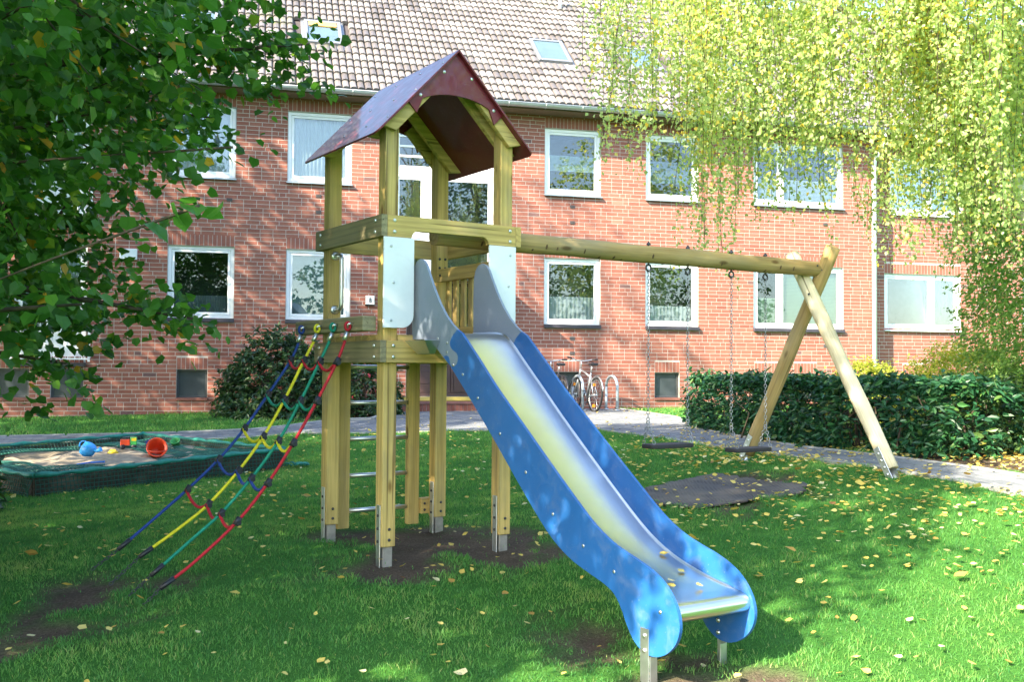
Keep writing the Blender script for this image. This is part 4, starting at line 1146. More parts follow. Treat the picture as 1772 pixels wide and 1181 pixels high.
for a0, side in ((.262, -1), (.742, 1)):
    pts = [(-s_, z) for s_, z in blue]
    bp = MB().prism(pts[::-1], a0, a0 + .018, 'x').build('side_sheet', BLUEP, slide)
    pts = [(-s_, z) for s_, z in grey]
    gp = MB().prism(pts[::-1], a0 + .0005, a0 + .0175, 'x').build('grey_shield', GREYP, slide)
    o1 = a0 if side < 0 else a0 + .018
    for s_, z in ((.50, 1.33), (.62, 1.27), (.80, 1.13), (1.05, .93), (1.32, .73), (1.58, .53), (1.85, .40), (2.1, .31), (2.44, .18)):
        bolt((o1, -s_, z), (side, 0, 0), bp, scr)
    for s_, z in ((.30, 1.50), (.42, 1.47), (.42, 1.41)):
        bolt((o1, -s_, z), (side, 0, 0), gp, scr)
    x_ = a0 - .006 if side < 0 else a0 + .0185
    lg = TW(x_, -2.33); gz = g1(lg[0], lg[1])
    m = MB().box(x_ - .0, x_ + .0055, -2.365, -2.305, gz - .3, .085)
    x2 = x_ + .006 if side < 0 else x_ - .045
    m.box(x2, x2 + .045, -2.371, -2.3655, gz - .3, -.045)
    lgm = m.build('slide_leg', STEEL, slide, .001, 1)
    for z in (.05, -.02): bolt((x_ if side < 0 else x_ + .0055, -2.335, z), (side, 0, 0), lgm)
    if side > 0:
        for z in (.06, .00): bolt((a0, -2.33, z), (-1, 0, 0), bp)
ch = [(-.06, 1.542), (.10, 1.542), (.28, 1.536), (.38, 1.508), (.48, 1.44), (.62, 1.325), (.82, 1.165), (1.0, 1.018), (1.25, .825), (1.5, .635), (1.72, .475), (1.86, .388), (2.0, .325), (2.14, .283), (2.28, .252), (2.42, .232), (2.50, .224)]
chs = [(q.x, q.y) for q in smooth_line([Vector((a, b_, 0)) for a, b_ in ch], 4)]
for k in range(1, 10):
    t = math.pi * 1.25 * k / 9
    chs.append((2.50 + .042 * math.sin(t), .182 + .042 * math.cos(t)))
m = MB(); xs = [.2805, .285, .292, .51, .730, .737, .7415]; lift = [.016, .005, .0, -.002, 0, .005, .016]
vs_ = []
for s_, z in chs:
    fl = 1.0 if s_ < 2.40 else max(0, (2.50 - s_) / .10) if z > .2 else 0
    for x, l_ in zip(xs, lift): vs_.append((x, -s_, z + l_ * fl))
nx_ = len(xs)
m.add(vs_, [(i * nx_ + k, (i + 1) * nx_ + k, (i + 1) * nx_ + k + 1, i * nx_ + k + 1) for i in range(len(chs) - 1) for k in range(nx_ - 1)], True)
co = m.build('chute', CHUTE, slide)
md = co.modifiers.new('solid', 'SOLIDIFY'); md.thickness = .003; md.offset = 1
ft = MB().hexa([(.22, -.10, 1.40), (.259, -.10, 1.40), (.259, -.27, 1.40), (.22, -.27, 1.40), (.15, -.05, 1.488), (.259, -.05, 1.488), (.259, -.33, 1.488), (.15, -.33, 1.488)])
ft.build('fixing_plate', STAIN, slide, .002, 1)

# ================================================================== SWINGS
# local frame: x along the beam
BB = .20
sw_org = TW(0, BB)
swf = empty('log_swing_set', (sw_org[0], sw_org[1], 0), TH)
tag(swf, 'round log swing beam with two crossed log legs bolted to the tower', 'swing frame')
def log(name, p0, p1_, r0, r1, mat, parent, n=24, seg=20, amp=.0025):
    """a log as its own object whose local x axis runs along it"""
    p0, p1_ = Vector(p0), Vector(p1_); d = p1_ - p0; L = d.length
    m = MB(); sd = random.random() * 9
    vs_ = []; fs = []
    for i in range(n + 1):
        x = L * i / n; rr = r0 + (r1 - r0) * i / n
        for k in range(seg):
            a = 2 * math.pi * k / seg
            q = rr + amp * math.sin(3 * a + 5 * x + sd) + amp * .7 * math.sin(7 * x + 2 * a + sd * 2)
            vs_.append((x, q * math.cos(a), q * math.sin(a)))
    for i in range(n):
        for k in range(seg):
            k2 = (k + 1) % seg; fs.append((i * seg + k, (i + 1) * seg + k, (i + 1) * seg + k2, i * seg + k2))
    m.add(vs_, fs, True)
    m.f += [tuple(range(seg)), tuple(n * seg + k for k in range(seg - 1, -1, -1))]; m.sm += [False, False]
    o = m.build(name, mat, parent)
    o.location = p0; o.rotation_mode = 'QUATERNION'; o.rotation_quaternion = d.to_track_quat('X', 'Z')
    return o
beam = log('beam', (.50, 0, 2.238), (4.56, 0, 2.238), .072, .070, LOG, swf, 40)
# dark knots of the beam
kn = MB()
for k in range(26):
    x = .9 + k * .128 + random.uniform(-.05, .05); a = random.uniform(3.3, 5.6)
    q = Matrix.Translation((x - .50, .0715 * math.cos(a), .0715 * math.sin(a))) @ Vector((0, math.cos(a), math.sin(a))).to_track_quat('Z', 'X').to_matrix().to_4x4() @ Matrix.Diagonal((1.7, .8, 1, 1))
    kn.lathe([(.012, -.001), (.009, .0015), (.0005, .002)], q, 8)
kn.build('knots', plain('knot_brown', (.10, .055, .025), .8), beam)
def leg(base, top, gz, mat, a):
    b3, t3 = Vector((a, base[0] - BB, base[1])), Vector((a, top[0] - BB, top[1]))
    d = (t3 - b3).normalized()
    lo = log('leg', b3 + d * .06, t3, .066, .064, mat, swf, 18)
    side = -1
    # steel shoe: a flat plate along the leg and a short foot
    sh = MB(); n_ = Vector((0, 0, 1)); px = Vector((-1, 0, 0)); pw = d.cross(px).normalized()
    c = b3 + px * .067
    def pl(s0, s1, w, th, off):
        p = []
        for e in (0, 1):
            for s_, q in ((s0, -w), (s1, -w), (s1, w), (s0, w)):
                v = c + d * s_ + pw * (q + off) + px * (e * th); p.append(tuple(v))
        return p
    sh.hexa(pl(-.22, .26, .030, .006, 0)); s_ = sh.build('leg_shoe', STEEL, swf, .002, 1)
    for k in range(4):
        bolt(tuple(c + px * .006 + d * (.02 + .062 * k)), px, s_)
    st_ = MB().tube([tuple(b3 - d * .25), tuple(b3 + d * .055)], .038, 10).build('leg_foot', STEEL, swf)
    return lo
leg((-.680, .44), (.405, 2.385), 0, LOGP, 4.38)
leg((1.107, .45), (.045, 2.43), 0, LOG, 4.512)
bolt((4.31, -.05, 2.0), (-1, 0, 0), swf, MATS['_bm'])
for x, z in ((4.40, 2.26), (4.46, 2.225)):
    bolt((x, -.0705, z), (0, -1, 0), swf, MATS['_bm'])
def swing(x0, x1, zs, label):
    t = empty('swing', (0, 0, 0)); t.location = (sw_org[0] + tex[0] * (x0 + x1) / 2, sw_org[1] + tex[1] * (x0 + x1) / 2, zs); t.rotation_euler = (0, 0, TH)
    tag(t, label, 'swing', 'chain swings under the log beam')
    w = (x1 - x0) / 2
    ol = [(-w, -.06), (-w + .04, -.09), (w - .04, -.09), (w, -.06), (w, .06), (w - .04, .09), (-w + .04, .09), (-w, .06)]
    MB().prism(ol, -.022, .012, 'z').build('seat', plain('black_rubber', (.022, .020, .022), .7, 0, .2, 30, .3), t, .008, 2)
    for s_ in (-1, 1):
        xs_ = s_ * (w - .015); zt = 2.150 - zs
        m = MB(); fork = (xs_, 0, .20)
        chain_mb((xs_, 0, zt - .035), fork, .0031, .027, .0098, m); chain_mb(fork, (xs_ - s_ * .01, -.065, .016), .0031, .027, .0098, m); chain_mb(fork, (xs_ - s_ * .01, .065, .016), .0031, .027, .0098, m)
        m.build('chain', plain('chain_steel', (.33, .34, .35), .45, .9), t)
        h = MB().tube([(xs_, 0, zt + .19), (xs_, 0, zt - .005)], .008, 8)
        h.tube([(xs_ + .026 * math.cos(a), 0, zt - .022 + .026 * math.sin(a)) for a in np.linspace(0, 6.283, 13)[:-1]], .0085, 6, closed=True)
        h.lathe([(.018, 0), (.018, .012), (.009, .02)], Matrix.Translation((xs_, 0, 2.312 - zs)), 8)
        h.build('hanger', DARKSTEEL, t)
    return t
swing(2.450, 2.905, .70, 'black swing seat on steel chains, the one nearer the slide')
swing(3.375, 3.82, .635, 'black swing seat on steel chains, the one beside the crossed log legs')

# ================================================================== SANDBOX AND TOYS
rim = {'n': .15, 'r': .25, 'b': .30, 'l': .20}
cor = [(SBN, rim['n']), (SBR, rim['r']), (SBB, rim['b']), (SBL, rim['l'])]
def sb_xyz(s, t, dz=0.0):
    """s along near side (N->R), t towards the back (N->L); z on the rim plane"""
    p = SBN + (SBR - SBN) * s + (SBL - SBN) * t
    z = (rim['n'] * (1 - s) * (1 - t) + rim['r'] * s * (1 - t) + rim['b'] * s * t + rim['l'] * (1 - s) * t)
    return np.array([p[0], p[1], z + dz])
sbx = empty('sandbox', (float(SBN[0]), float(SBN[1]), -.05)); tag(sbx, 'square sandbox with dark timber sides and pale sand', 'sandbox')
sb_off = Vector((float(SBN[0]), float(SBN[1]), -.05))
DARKW = wood('dark_timber', 0, (.085, .07, .05), (.06, .05, .038), (.03, .026, .02))
for i in range(4):
    (p0, z0), (p1_, z1) = cor[i], cor[(i + 1) % 4]
    d = (p1_ - p0) / np.linalg.norm(p1_ - p0); n_ = np.array([-d[1], d[0]])
    for k in range(2):           # two planks high
        p = []
        for f_ in (0, 1):
            for q, z in ((p0, z0), (p1_, z1)):
                pass
        h0_, h1_ = (-.40, -.125) if k == 0 else (-.122, -.01)
        pp = []
        for hh in (h0_, h1_):
            pp += [(*(p0 + d * .006), z0 + hh), (*(p1_ - d * .046), z1 + hh), (*(p1_ - d * .046 + n_ * .04), z1 + hh), (*(p0 + d * .006 + n_ * .04), z0 + hh)]
        MB().hexa([tuple(Vector(q) - sb_off) for q in pp]).build('plank', DARKW, sbx, .004, 1)
SAND = plain('sand', (.30, .25, .185), .95, 0, .22, 16, .8, .1, 0, 120)
n = 48
S, Tt = np.meshgrid(np.linspace(.012, .988, n), np.linspace(.012, .988, n))
pz_ = sb_xyz(0, 0)[2]
P3 = np.array([sb_xyz(a, b_) for a, b_ in zip(S.ravel(), Tt.ravel())])
P3[:, 2] += -.10 + .022 * vnoise(P3[:, 0] * 1.0, P3[:, 1], 3.0) + .010 * vnoise(P3[:, 0], P3[:, 1], 9.0) + .06 * np.exp(-(((S.ravel() - .45) / .3) ** 2 + ((Tt.ravel() - .5) / .3) ** 2))
ii = np.arange(n * n).reshape(n, n)
o = link('sand', np_mesh('sand', P3 - np.array(sb_off), np.stack([ii[:-1, :-1], ii[:-1, 1:], ii[1:, 1:], ii[1:, :-1]], -1).reshape(-1, 4), SAND, smooth=True), sbx)
o['kind'] = 'stuff'
# the green net thrown over the rim
NETM = plain('green_net_cord', (.010, .11, .078), .6, 0, .2, 20)
HEM = plain('teal_hem', (.012, .20, .15), .6, 0, .2, 20)
snet = empty('sandbox_net', tuple(sb_off)); tag(snet, 'dark green net draped over the edges of the sandbox', 'net')
side_dirs = [((0, 0), (1, 0), (0, 1)), ((1, 0), (1, 1), (-1, 0)), ((1, 1), (0, 1), (0, -1)), ((0, 1), (0, 0), (1, 0))]
SIDE = 3.22
for i, (c0, c1, inn) in enumerate(side_dirs):
    nl = 70
    prof = [(-.075, -.30), (-.07, -.255), (-.06, -.21), (-.05, -.165), (-.04, -.12), (-.03, -.075), (-.022, -.03), (-.01, .006), (.03, .010), (.06, -.025), (.075, -.065)]
    prof += [(.11 + .045 * k, -.072 - .012 * math.sin(k)) for k in range(1, (19 if i in (0, 1) else 13))]
    V = []
    for k in range(nl + 1):
        tt = k / nl
        for m_, (o_, z) in enumerate(prof):
            wob = .012 * math.sin(tt * 31 + m_ * .6 + i) + .010 * math.sin(tt * 57 + i * 2 + m_)
            s_ = c0[0] + (c1[0] - c0[0]) * tt + inn[0] * (o_ + wob * (.4 if z > -.05 else 1)) / SIDE
            t_ = c0[1] + (c1[1] - c0[1]) * tt + inn[1] * (o_ + wob * (.4 if z > -.05 else 1)) / SIDE
            V.append(sb_xyz(s_, t_, z + (.03 * math.sin(tt * 9 + i) if m_ > 11 else 0) + (.03 * abs(math.sin(tt * 12)) * (o_ < 0) * (z < -.2)) + .015 * (m_ > 10)) - np.array(sb_off))
    npf = len(prof); ii = np.arange((nl + 1) * npf).reshape(nl + 1, npf)
    q = np.stack([ii[:-1, :-1], ii[:-1, 1:], ii[1:, 1:], ii[1:, :-1]], -1).reshape(-1, 4)
    o = link('net_side', np_mesh('net_side', np.array(V), q, NETM), snet)
    md = o.modifiers.new('cords', 'WIREFRAME'); md.thickness = .0105; md.use_even_offset = False; md.use_replace = True
    pts = [Vector(sb_xyz(c0[0] + (c1[0] - c0[0]) * k / 40, c0[1] + (c1[1] - c0[1]) * k / 40, .018 + .006 * math.sin(k * 1.7 + i))) - sb_off for k in range(41)]
    MB().tube(pts, [.024 + .009 * math.sin(k * 1.1 + i) for k in range(41)], 7).build('net_hem', HEM, snet)
m = MB()
for k in range(12):
    a = random.uniform(0, 6.28); c = np.array([-2.72 + random.uniform(-.12, .12), 13.0 + random.uniform(-.1, .1), g1(-2.72, 13.0) + .03])
    m.tube([Vector(c + np.array([.05 * math.cos(t + a), .05 * math.sin(t * 1.3), .035 * abs(math.sin(t + a))])) - sb_off for t in np.linspace(0, 5, 10)], .007, 5)
m.build('bunched_end', HEM, snet)

def toy_at(s, t, dz=0.0):
    q = sb_xyz(s, t, -.09 + dz); return q
REDP = plain('red_toy_plastic', (.80, .075, .018), .35); LBLUE = plain('light_blue_toy_plastic', (.03, .30, .72), .35); DBLUE = plain('navy_toy_plastic', (.01, .02, .10), .4)
YEL = plain('yellow_toy_plastic', (.70, .48, .02), .4); GRN = plain('green_toy_plastic', (.05, .36, .08), .4); MBLUE = plain('blue_toy_plastic', (.01, .14, .60), .35)
def world_sb(x, y, dz=0.0):
    A2 = np.array([SBR - SBN, SBL - SBN]).T; s, t = np.linalg.solve(A2, np.array([x, y]) - SBN); return sb_xyz(s, t, -.075 + dz)
# red bucket on its side
q = world_sb(-4.48, 12.9, .105)
bk_ = empty('toy_bucket', tuple(q), R(25)); tag(bk_, 'bright orange red toy bucket tipped over on the sand', 'toy bucket')
Mt = Matrix.Rotation(R(68), 4, 'X')
MB().lathe([(.001, -.11), (.088, -.11), (.118, .09), (.128, .092), (.128, .104), (.112, .104), (.083, -.10), (.001, -.10)], Mt, 22).build('bucket_body', REDP, bk_)
MB().tube([Mt @ Vector((.125 * math.cos(t), -.07 * math.sin(t) - .02, .10 + .10 * math.sin(t))) for t in np.linspace(0, math.pi, 12)], .006, 6).build('bucket_handle', REDP, bk_)
# blue watering can
q = world_sb(-5.42, 13.1, .085); wc = empty('toy_watering_can', tuple(q), R(-15)); tag(wc, 'light blue toy watering can lying in the sandbox', 'watering can')
MB().lathe([(.001, -.07), (.085, -.07), (.095, 0), (.08, .07), (.05, .085), (.001, .085)], Matrix.Rotation(R(35), 4, 'Y'), 18).build('can_body', LBLUE, wc)
MB().tube([(.06, 0, .0), (.14, 0, -.01), (.19, 0, .01)], [.03, .022, .032], 10).build('spout', LBLUE, wc)
MB().tube([(-.07 + .06 * math.cos(t), 0, .05 + .06 * math.sin(t)) for t in np.linspace(.3, 3.4, 9)], .010, 6).build('can_handle', LBLUE, wc)
# toy truck
q = world_sb(-5.15, 13.75, .05); tk = empty('toy_truck', tuple(q), R(20)); tag(tk, 'small red and green toy truck at the back of the sandbox', 'toy truck')
MB().box(-.10, .02, -.055, .055, .02, .10).build('load_bed', REDP, tk, .006, 1); MB().box(.024, .11, -.05, .05, .02, .13).build('cab', GRN, tk, .012, 2); MB().box(.04, .10, -.051, -.0501, .08, .12).build('cab_window', YEL, tk)
for x in (-.07, .07):
    for y in (-.06, .06): MB().lathe([(.001, -.012), (.032, -.012), (.035, 0), (.032, .012), (.001, .012)], Matrix.Translation((x, y, .0)) @ Matrix.Rotation(R(90), 4, 'X'), 12).build('wheel', BLACKP, tk)
# navy bucket, green cup, yellow ring, yellow mould, blue shovel
def lathe_toy(name, x, y, prof, mat, label, cat, tilt=0.0, dz=0.0):
    q = world_sb(x, y, dz); o = MB().lathe(prof, Matrix.Rotation(R(tilt), 4, 'X'), 18).build(name, mat); o.location = q; tag(o, label, cat); return o
lathe_toy('toy_pot', -4.83, 13.78, [(.001, 0), (.07, 0), (.085, .11), (.09, .11), (.09, .12), (.078, .12), (.064, .012), (.001, .012)], DBLUE, 'dark navy toy pot beside the toy truck', 'toy pot', 20, .01)
lathe_toy('toy_cup', -4.62, 14.1, [(.001, 0), (.05, 0), (.062, .09), (.066, .09), (.066, .098), (.056, .098), (.045, .01), (.001, .01)], GRN, 'green toy cup on the back of the sand', 'toy cup', 35, .02)
lathe_toy('toy_mould', -5.2, 13.35, [(.001, .05), (.03, .05), (.05, .03), (.075, .0), (.07, 0), (.001, .035)], YEL, 'small yellow sand mould by the watering can', 'sand mould', 0, .01)
m = MB().tube([(.055 * math.cos(t), .015 * math.sin(t), .055 + .055 * math.sin(t)) for t in np.linspace(0, 6.283, 17)[:-1]], .014, 7, closed=True); o = m.build('toy_ring', YEL); o.location = world_sb(-4.55, 13.3); tag(o, 'yellow toy ring standing in the sand by the red bucket', 'toy ring')
sv = empty('toy_shovel', tuple(world_sb(-5.0, 12.1, .02)), R(15)); tag(sv, 'blue toy shovel lying near the front edge of the sandbox', 'toy shovel')
MB().hexa([(-.13, -.05, 0), (.0, -.045, .015), (.0, .045, .015), (-.13, .05, 0), (-.13, -.045, .012), (.0, -.04, .03), (.0, .04, .03), (-.13, .045, .012)]).build('blade', MBLUE, sv, .004, 1)
MB().tube([(.0, 0, .022), (.16, 0, .03), (.18, 0, .03)], [.011, .010, .014], 8).build('shaft', MBLUE, sv)

# ================================================================== RUBBER MAT
def mat_mesh():
    xs = np.arange(1.0, 2.55, .035); ys_ = np.arange(8.0, 9.35, .035)
    X, Y = np.meshgrid(xs, ys_); id_ = np.arange(X.size).reshape(X.shape)
    q = np.stack([id_[:-1, :-1], id_[:-1, 1:], id_[1:, 1:], id_[1:, :-1]], -1).reshape(-1, 4)
    q = q[in_poly(X.ravel()[q].mean(1) + .03 * vnoise(X.ravel()[q].mean(1), Y.ravel()[q].mean(1), 9), Y.ravel()[q].mean(1), MAT)]
    Z = g(X, Y) + .012 + .005 * vnoise(X, Y, 3) - .03 * np.exp(-((X - 1.75) ** 2 + (Y - 8.65) ** 2) / .25)
    return np_mesh('rubber_mat', np.stack([X, Y, Z], -1).reshape(-1, 3), q, RUBBER, smooth=True)
def rubber():
    m, nt, b = nt_new('ring_rubber')
    vo = N(nt, 'ShaderNodeTexVoronoi'); vo.inputs['Scale'].default_value = 34.0; vo.inputs['Randomness'].default_value = .12
    nt.links.new(coords(nt), vo.inputs['Vector'])
    f = noise(nt, coords(nt), 2.6, 5, .65)
    base = ramp(nt, vo.outputs['Distance'], [(.15, (.020, .019, .018)), (.42, (.070, .064, .064))])
    base = mixc(nt, ramp(nt, f, [(.42, (0, 0, 0)), (.66, (.75, .75, .75))]), base, (.16, .13, .10))
    nt.links.new(base, b.inputs['Base Color']); b.inputs['Roughness'].default_value = .85
    bump(nt, b, vo.outputs['Distance'], .8, .012)
    return m
RUBBER = rubber()
o = link('rubber_mat', mat_mesh()); md = o.modifiers.new('solid', 'SOLIDIFY'); md.thickness = .02; md.offset = -1
tag(o, 'dark grey rubber ring mat worn into the lawn under the swings', 'rubber mat')

# ================================================================== BIKE RACKS AND BICYCLES
def hoop(u, label):
    x, y, _ = FW(u, .6); z = g1(x, y); t = empty('bike_rack', (x, y, z), PHI)
    tag(t, label, 'bike rack', 'steel hoops by the house wall')
    pts = [(0, -.35, -.05), (0, -.35, .50)]
    for k in range(11):
        a = math.pi * k / 10; pts.append((0, -.35 * math.cos(a), .50 + .22 * math.sin(a)))
    pts += [(0, .35, .50), (0, .35, -.05)]
    MB().tube(pts, .030, 12).build('hoop', plain('galvanised_hoop', (.42, .50, .55), .5, .4), t)
    for y_ in (-.35, .35): MB().lathe([(.06, 0), (.06, .012), (.031, .014)], Matrix.Translation((0, y_, .012)), 14).build('base_plate', STEEL, t)
hoop(1.27, 'grey steel bike hoop with the silver bicycle leaning on it'); hoop(2.02, 'empty grey steel bike hoop right of the silver bicycle')
SILVER = plain('silver_paint', (.50, .52, .55), .3, .7); TYRE = plain('tyre', (.018, .018, .018), .8)
def bicycle(rear, ang, label, paint):
    z = g1(rear[0], rear[1]); t = empty('bicycle', (rear[0], rear[1], z + .01), ang); t.rotation_euler = (R(4), 0, ang)
    tag(t, label, 'bicycle', 'bicycles parked at the house wall')
    Rw = .335
    for xc, st in ((0, 0), (1.05, 0)):
        wh = MB().tube([(xc + Rw * math.cos(a), 0, Rw + Rw * math.sin(a)) for a in np.linspace(0, 6.283, 33)[:-1]], .020, 7, closed=True).build('wheel', TYRE, t)
        MB().tube([(xc + .305 * math.cos(a), 0, Rw + .305 * math.sin(a)) for a in np.linspace(0, 6.283, 33)[:-1]], .012, 5, closed=True).build('rim', STAIN, wh)
        m = MB().tube([(xc, -.04, Rw), (xc, .04, Rw)], .018, 8)
        for k in range(20):
            a = 6.283 * k / 20; m.tube([(xc + .015 * math.cos(a), (.03 if k % 2 else -.03), Rw + .015 * math.sin(a)), (xc + .30 * math.cos(a), 0, Rw + .30 * math.sin(a))], .0016, 3, cap=False)
        m.build('spokes', STAIN, wh)
        m = MB()
        for a in (1.2, 4.9):
            m.box(xc + .22 * math.cos(a) - .022, xc + .22 * math.cos(a) + .022, -.022, .022, Rw + .22 * math.sin(a) - .03, Rw + .22 * math.sin(a) + .03)
        m.build('spoke_reflectors', plain('amber_reflector', (.75, .25, .01), .25), wh)
        MB().tube([(xc + .372 * math.cos(a), 0, Rw + .372 * math.sin(a)) for a in np.linspace(.5, 2.9, 14)], .016, 6).build('mudguard', paint, t)
    bb = (.44, 0, .29); st = (.30, 0, .78); hd = (.86, 0, .86); hl = (.90, 0, .70)
    m = MB()
    for p0, p1_, r in ((bb, st, .018), (bb, hl, .020), ((.32, 0, .70), hd, .018), (hd, hl, .022), (hl, (1.05, .05, Rw), .013), (hl, (1.05, -.05, Rw), .013), (bb, (0, .05, Rw), .011), (bb, (0, -.05, Rw), .011), ((.315, 0, .74), (0, .05, Rw), .009), ((.315, 0, .74), (0, -.05, Rw), .009)):
        m.tube([p0, p1_], r, 8)
    m.build('frame', paint, t)
    m = MB().tube([hd, (.84, 0, 1.0), (.87, 0, 1.03)], .015, 8); m.tube([(.80, -.31, 1.08), (.84, -.22, 1.07), (.88, -.08, 1.03), (.88, .08, 1.03), (.84, .22, 1.07), (.80, .31, 1.08)], .012, 8)
    hb = m.build('handlebar', SILVER, t)
    for s_ in (-1, 1):
        MB().tube([(.825, s_ * .235, 1.072), (.78, s_ * .34, 1.082)], .018, 8).build('grip', BLACKP, hb)
        MB().tube([(.86, s_ * .16, 1.06), (.88, s_ * .24, 1.03), (.86, s_ * .29, 1.02)], .007, 5).build('brake_lever', BLACKP, hb)
    MB().tube([st, (.27, 0, .93)], .013, 8).build('seat_post', SILVER, t)
    ol = [(.12, -.075), (.17, -.085), (.24, -.055), (.34, -.022), (.42, -.018), (.44, 0), (.42, .018), (.34, .022), (.24, .055), (.17, .085), (.12, .075), (.105, 0)]
    MB().prism(ol, .93, .985, 'z').build('saddle', BLACKP, t, .02, 2)
    m = MB().lathe([(.001, -.004), (.09, -.004), (.092, 0), (.09, .004), (.001, .004)], Matrix.Translation((bb[0], -.06, bb[2])) @ Matrix.Rotation(R(90), 4, 'X'), 20)
    m.tube([(bb[0], -.07, bb[2]), (bb[0] + .12, -.07, bb[2] - .12)], .010, 6); m.tube([(bb[0], .07, bb[2]), (bb[0] - .12, .07, bb[2] + .12)], .010, 6)
    m.box(bb[0] + .08, bb[0] + .16, -.15, -.075, bb[2] - .13, bb[2] - .11); m.box(bb[0] - .16, bb[0] - .08, .075, .15, bb[2] + .11, bb[2] + .13)
    m.build('crank', DARKSTEEL, t)
    m = MB(); m.tube([(.0, -.062, Rw + .04), (bb[0], -.062, bb[2] + .09)], .004, 4); m.tube([(.0, -.062, Rw - .04), (bb[0], -.062, bb[2] - .09)], .004, 4); m.build('bike_chain', DARKSTEEL, t)
    MB().tube([(.30, .03, .28), (.22, .16, .0)], .009, 6).build('kickstand', DARKSTEEL, t)
    m = MB(); m.tube([(.22, -.05, .74), (-.12, -.05, .72)], .006, 5); m.tube([(.22, .05, .74), (-.12, .05, .72)], .006, 5); m.tube([(-.12, -.05, .72), (-.12, .05, .72)], .006, 5); m.tube([(-.10, .05, .72), (0, .055, Rw)], .005, 5); m.tube([(-.10, -.05, .72), (0, -.055, Rw)], .005, 5)
    m.build('luggage_rack', DARKSTEEL, t)
    return t
bicycle((1.66, 20.50), R(109), 'silver bicycle with black saddle leaning at the steel hoop', SILVER)
bicycle((.98, 20.45), R(106), 'dark bicycle mostly hidden behind the slide, only handlebar showing', plain('dark_paint', (.04, .04, .05), .3, .3))

# ================================================================== TREES AND SHRUBS
def limb(mb, p0, p1_, r0, r1, n=6, wob=.12, seg=8):
    p0, p1_ = np.array(p0, float), np.array(p1_, float); L = np.linalg.norm(p1_ - p0)
    pts = []; rr = []
    for i in range(n + 1):
        t = i / n; q = p0 + (p1_ - p0) * t + (rng.normal(0, wob * L * .12, 3) if 0 < i < n else 0) + np.array([0, 0, .10 * L * math.sin(math.pi * t)])
        pts.append(tuple(q)); rr.append(r0 + (r1 - r0) * t)
    mb.tube(pts, rr, seg)
    return pts
def rand_dir(n):
    return unit(rng.normal(size=(n, 3)))
def ell_points(n, c, r, lo=.35):
    d = rand_dir(n); f = (lo ** 3 + rng.random(n) * (1 - lo ** 3)) ** (1 / 3)
    return np.array(c) + d * f[:, None] * np.array(r), d
def twigs(P, D, per, length, size, tone_mu=.5, tone_sd=.2, yellow=.015, droop=.5, upn=.9, jitter=.05):
    """leaf sprays: arrays of twig starts and directions -> leaf positions, stems, normals, sizes, tones"""
    n = len(P); k = np.arange(per)
    Lr = length * rng.uniform(.6, 1.35, n)
    t = (k[None] + rng.random((n, per))) / per
    pos = P[:, None] + D[:, None] * (Lr[:, None, None] * t[..., None]) + np.array([0, 0, -1]) * (droop * Lr[:, None, None] * (t ** 2)[..., None])
    pos = pos + rng.normal(0, jitter, pos.shape)
    side = np.where((k % 2) == 0, 1, -1)[None, :, None]
    lat = unit(np.cross(D, np.array([0, 0, 1.0])) + 1e-3)
    stem = D[:, None] * .5 + lat[:, None] * side * .8 + np.array([0, 0, -.55]) + rng.normal(0, .45, pos.shape)
    nr = np.array([0, 0, upn]) + rng.normal(0, .55, pos.shape)
    S = size * rng.uniform(.6, 1.2, (n, per))
    tn = np.clip(rng.normal(tone_mu, tone_sd, (n, per)) + rng.normal(0, .08, (n, 1)), 0, .95)
    tn = np.where(rng.random((n, per)) < yellow, 1.0, tn)
    return pos.reshape(-1, 3), stem.reshape(-1, 3), nr.reshape(-1, 3), S.ravel(), tn.ravel()
def cat(*sets):
    return [np.concatenate(a) for a in zip(*sets)]

# ---- linden on the left --------------------------------------------
LC, LR_ = (-6.15, 5.1, 5.0), (4.72, 4.95, 4.3)
lin = empty('linden_tree', (-6.2, 4.8, g1(-6.2, 4.8))); tag(lin, 'broad leafy linden tree reaching in from the left edge', 'tree')
lo_ = np.array(lin.location)
P, D = ell_points(6300, LC, LR_, .6)
D = unit(D + rng.normal(0, .5, D.shape) + np.array([0, 0, -.15]))
ok = (P[:, 2] > 1.15) & ~((P[:, 0] > -2.75) & (P[:, 2] < 3.0) & (P[:, 1] > 5.0)) & ~((P[:, 1] < 4.6) & (P[:, 0] > -2.35) & (P[:, 2] < 3.4))
ok &= ~((np.abs(P[:, 0]) < .60 * P[:, 1]) & (P[:, 1] < 4.3))
P, D = P[ok], D[ok]
tmb = MB()
base = np.array([-6.2, 4.8, g1(-6.2, 4.8) - .1])
limb(tmb, base, (-6.1, 5.0, 3.2), .26, .19, 6, .05, 12); limb(tmb, (-6.1, 5.0, 3.1), (-6.0, 5.2, 8.2), .18, .04, 7, .15)
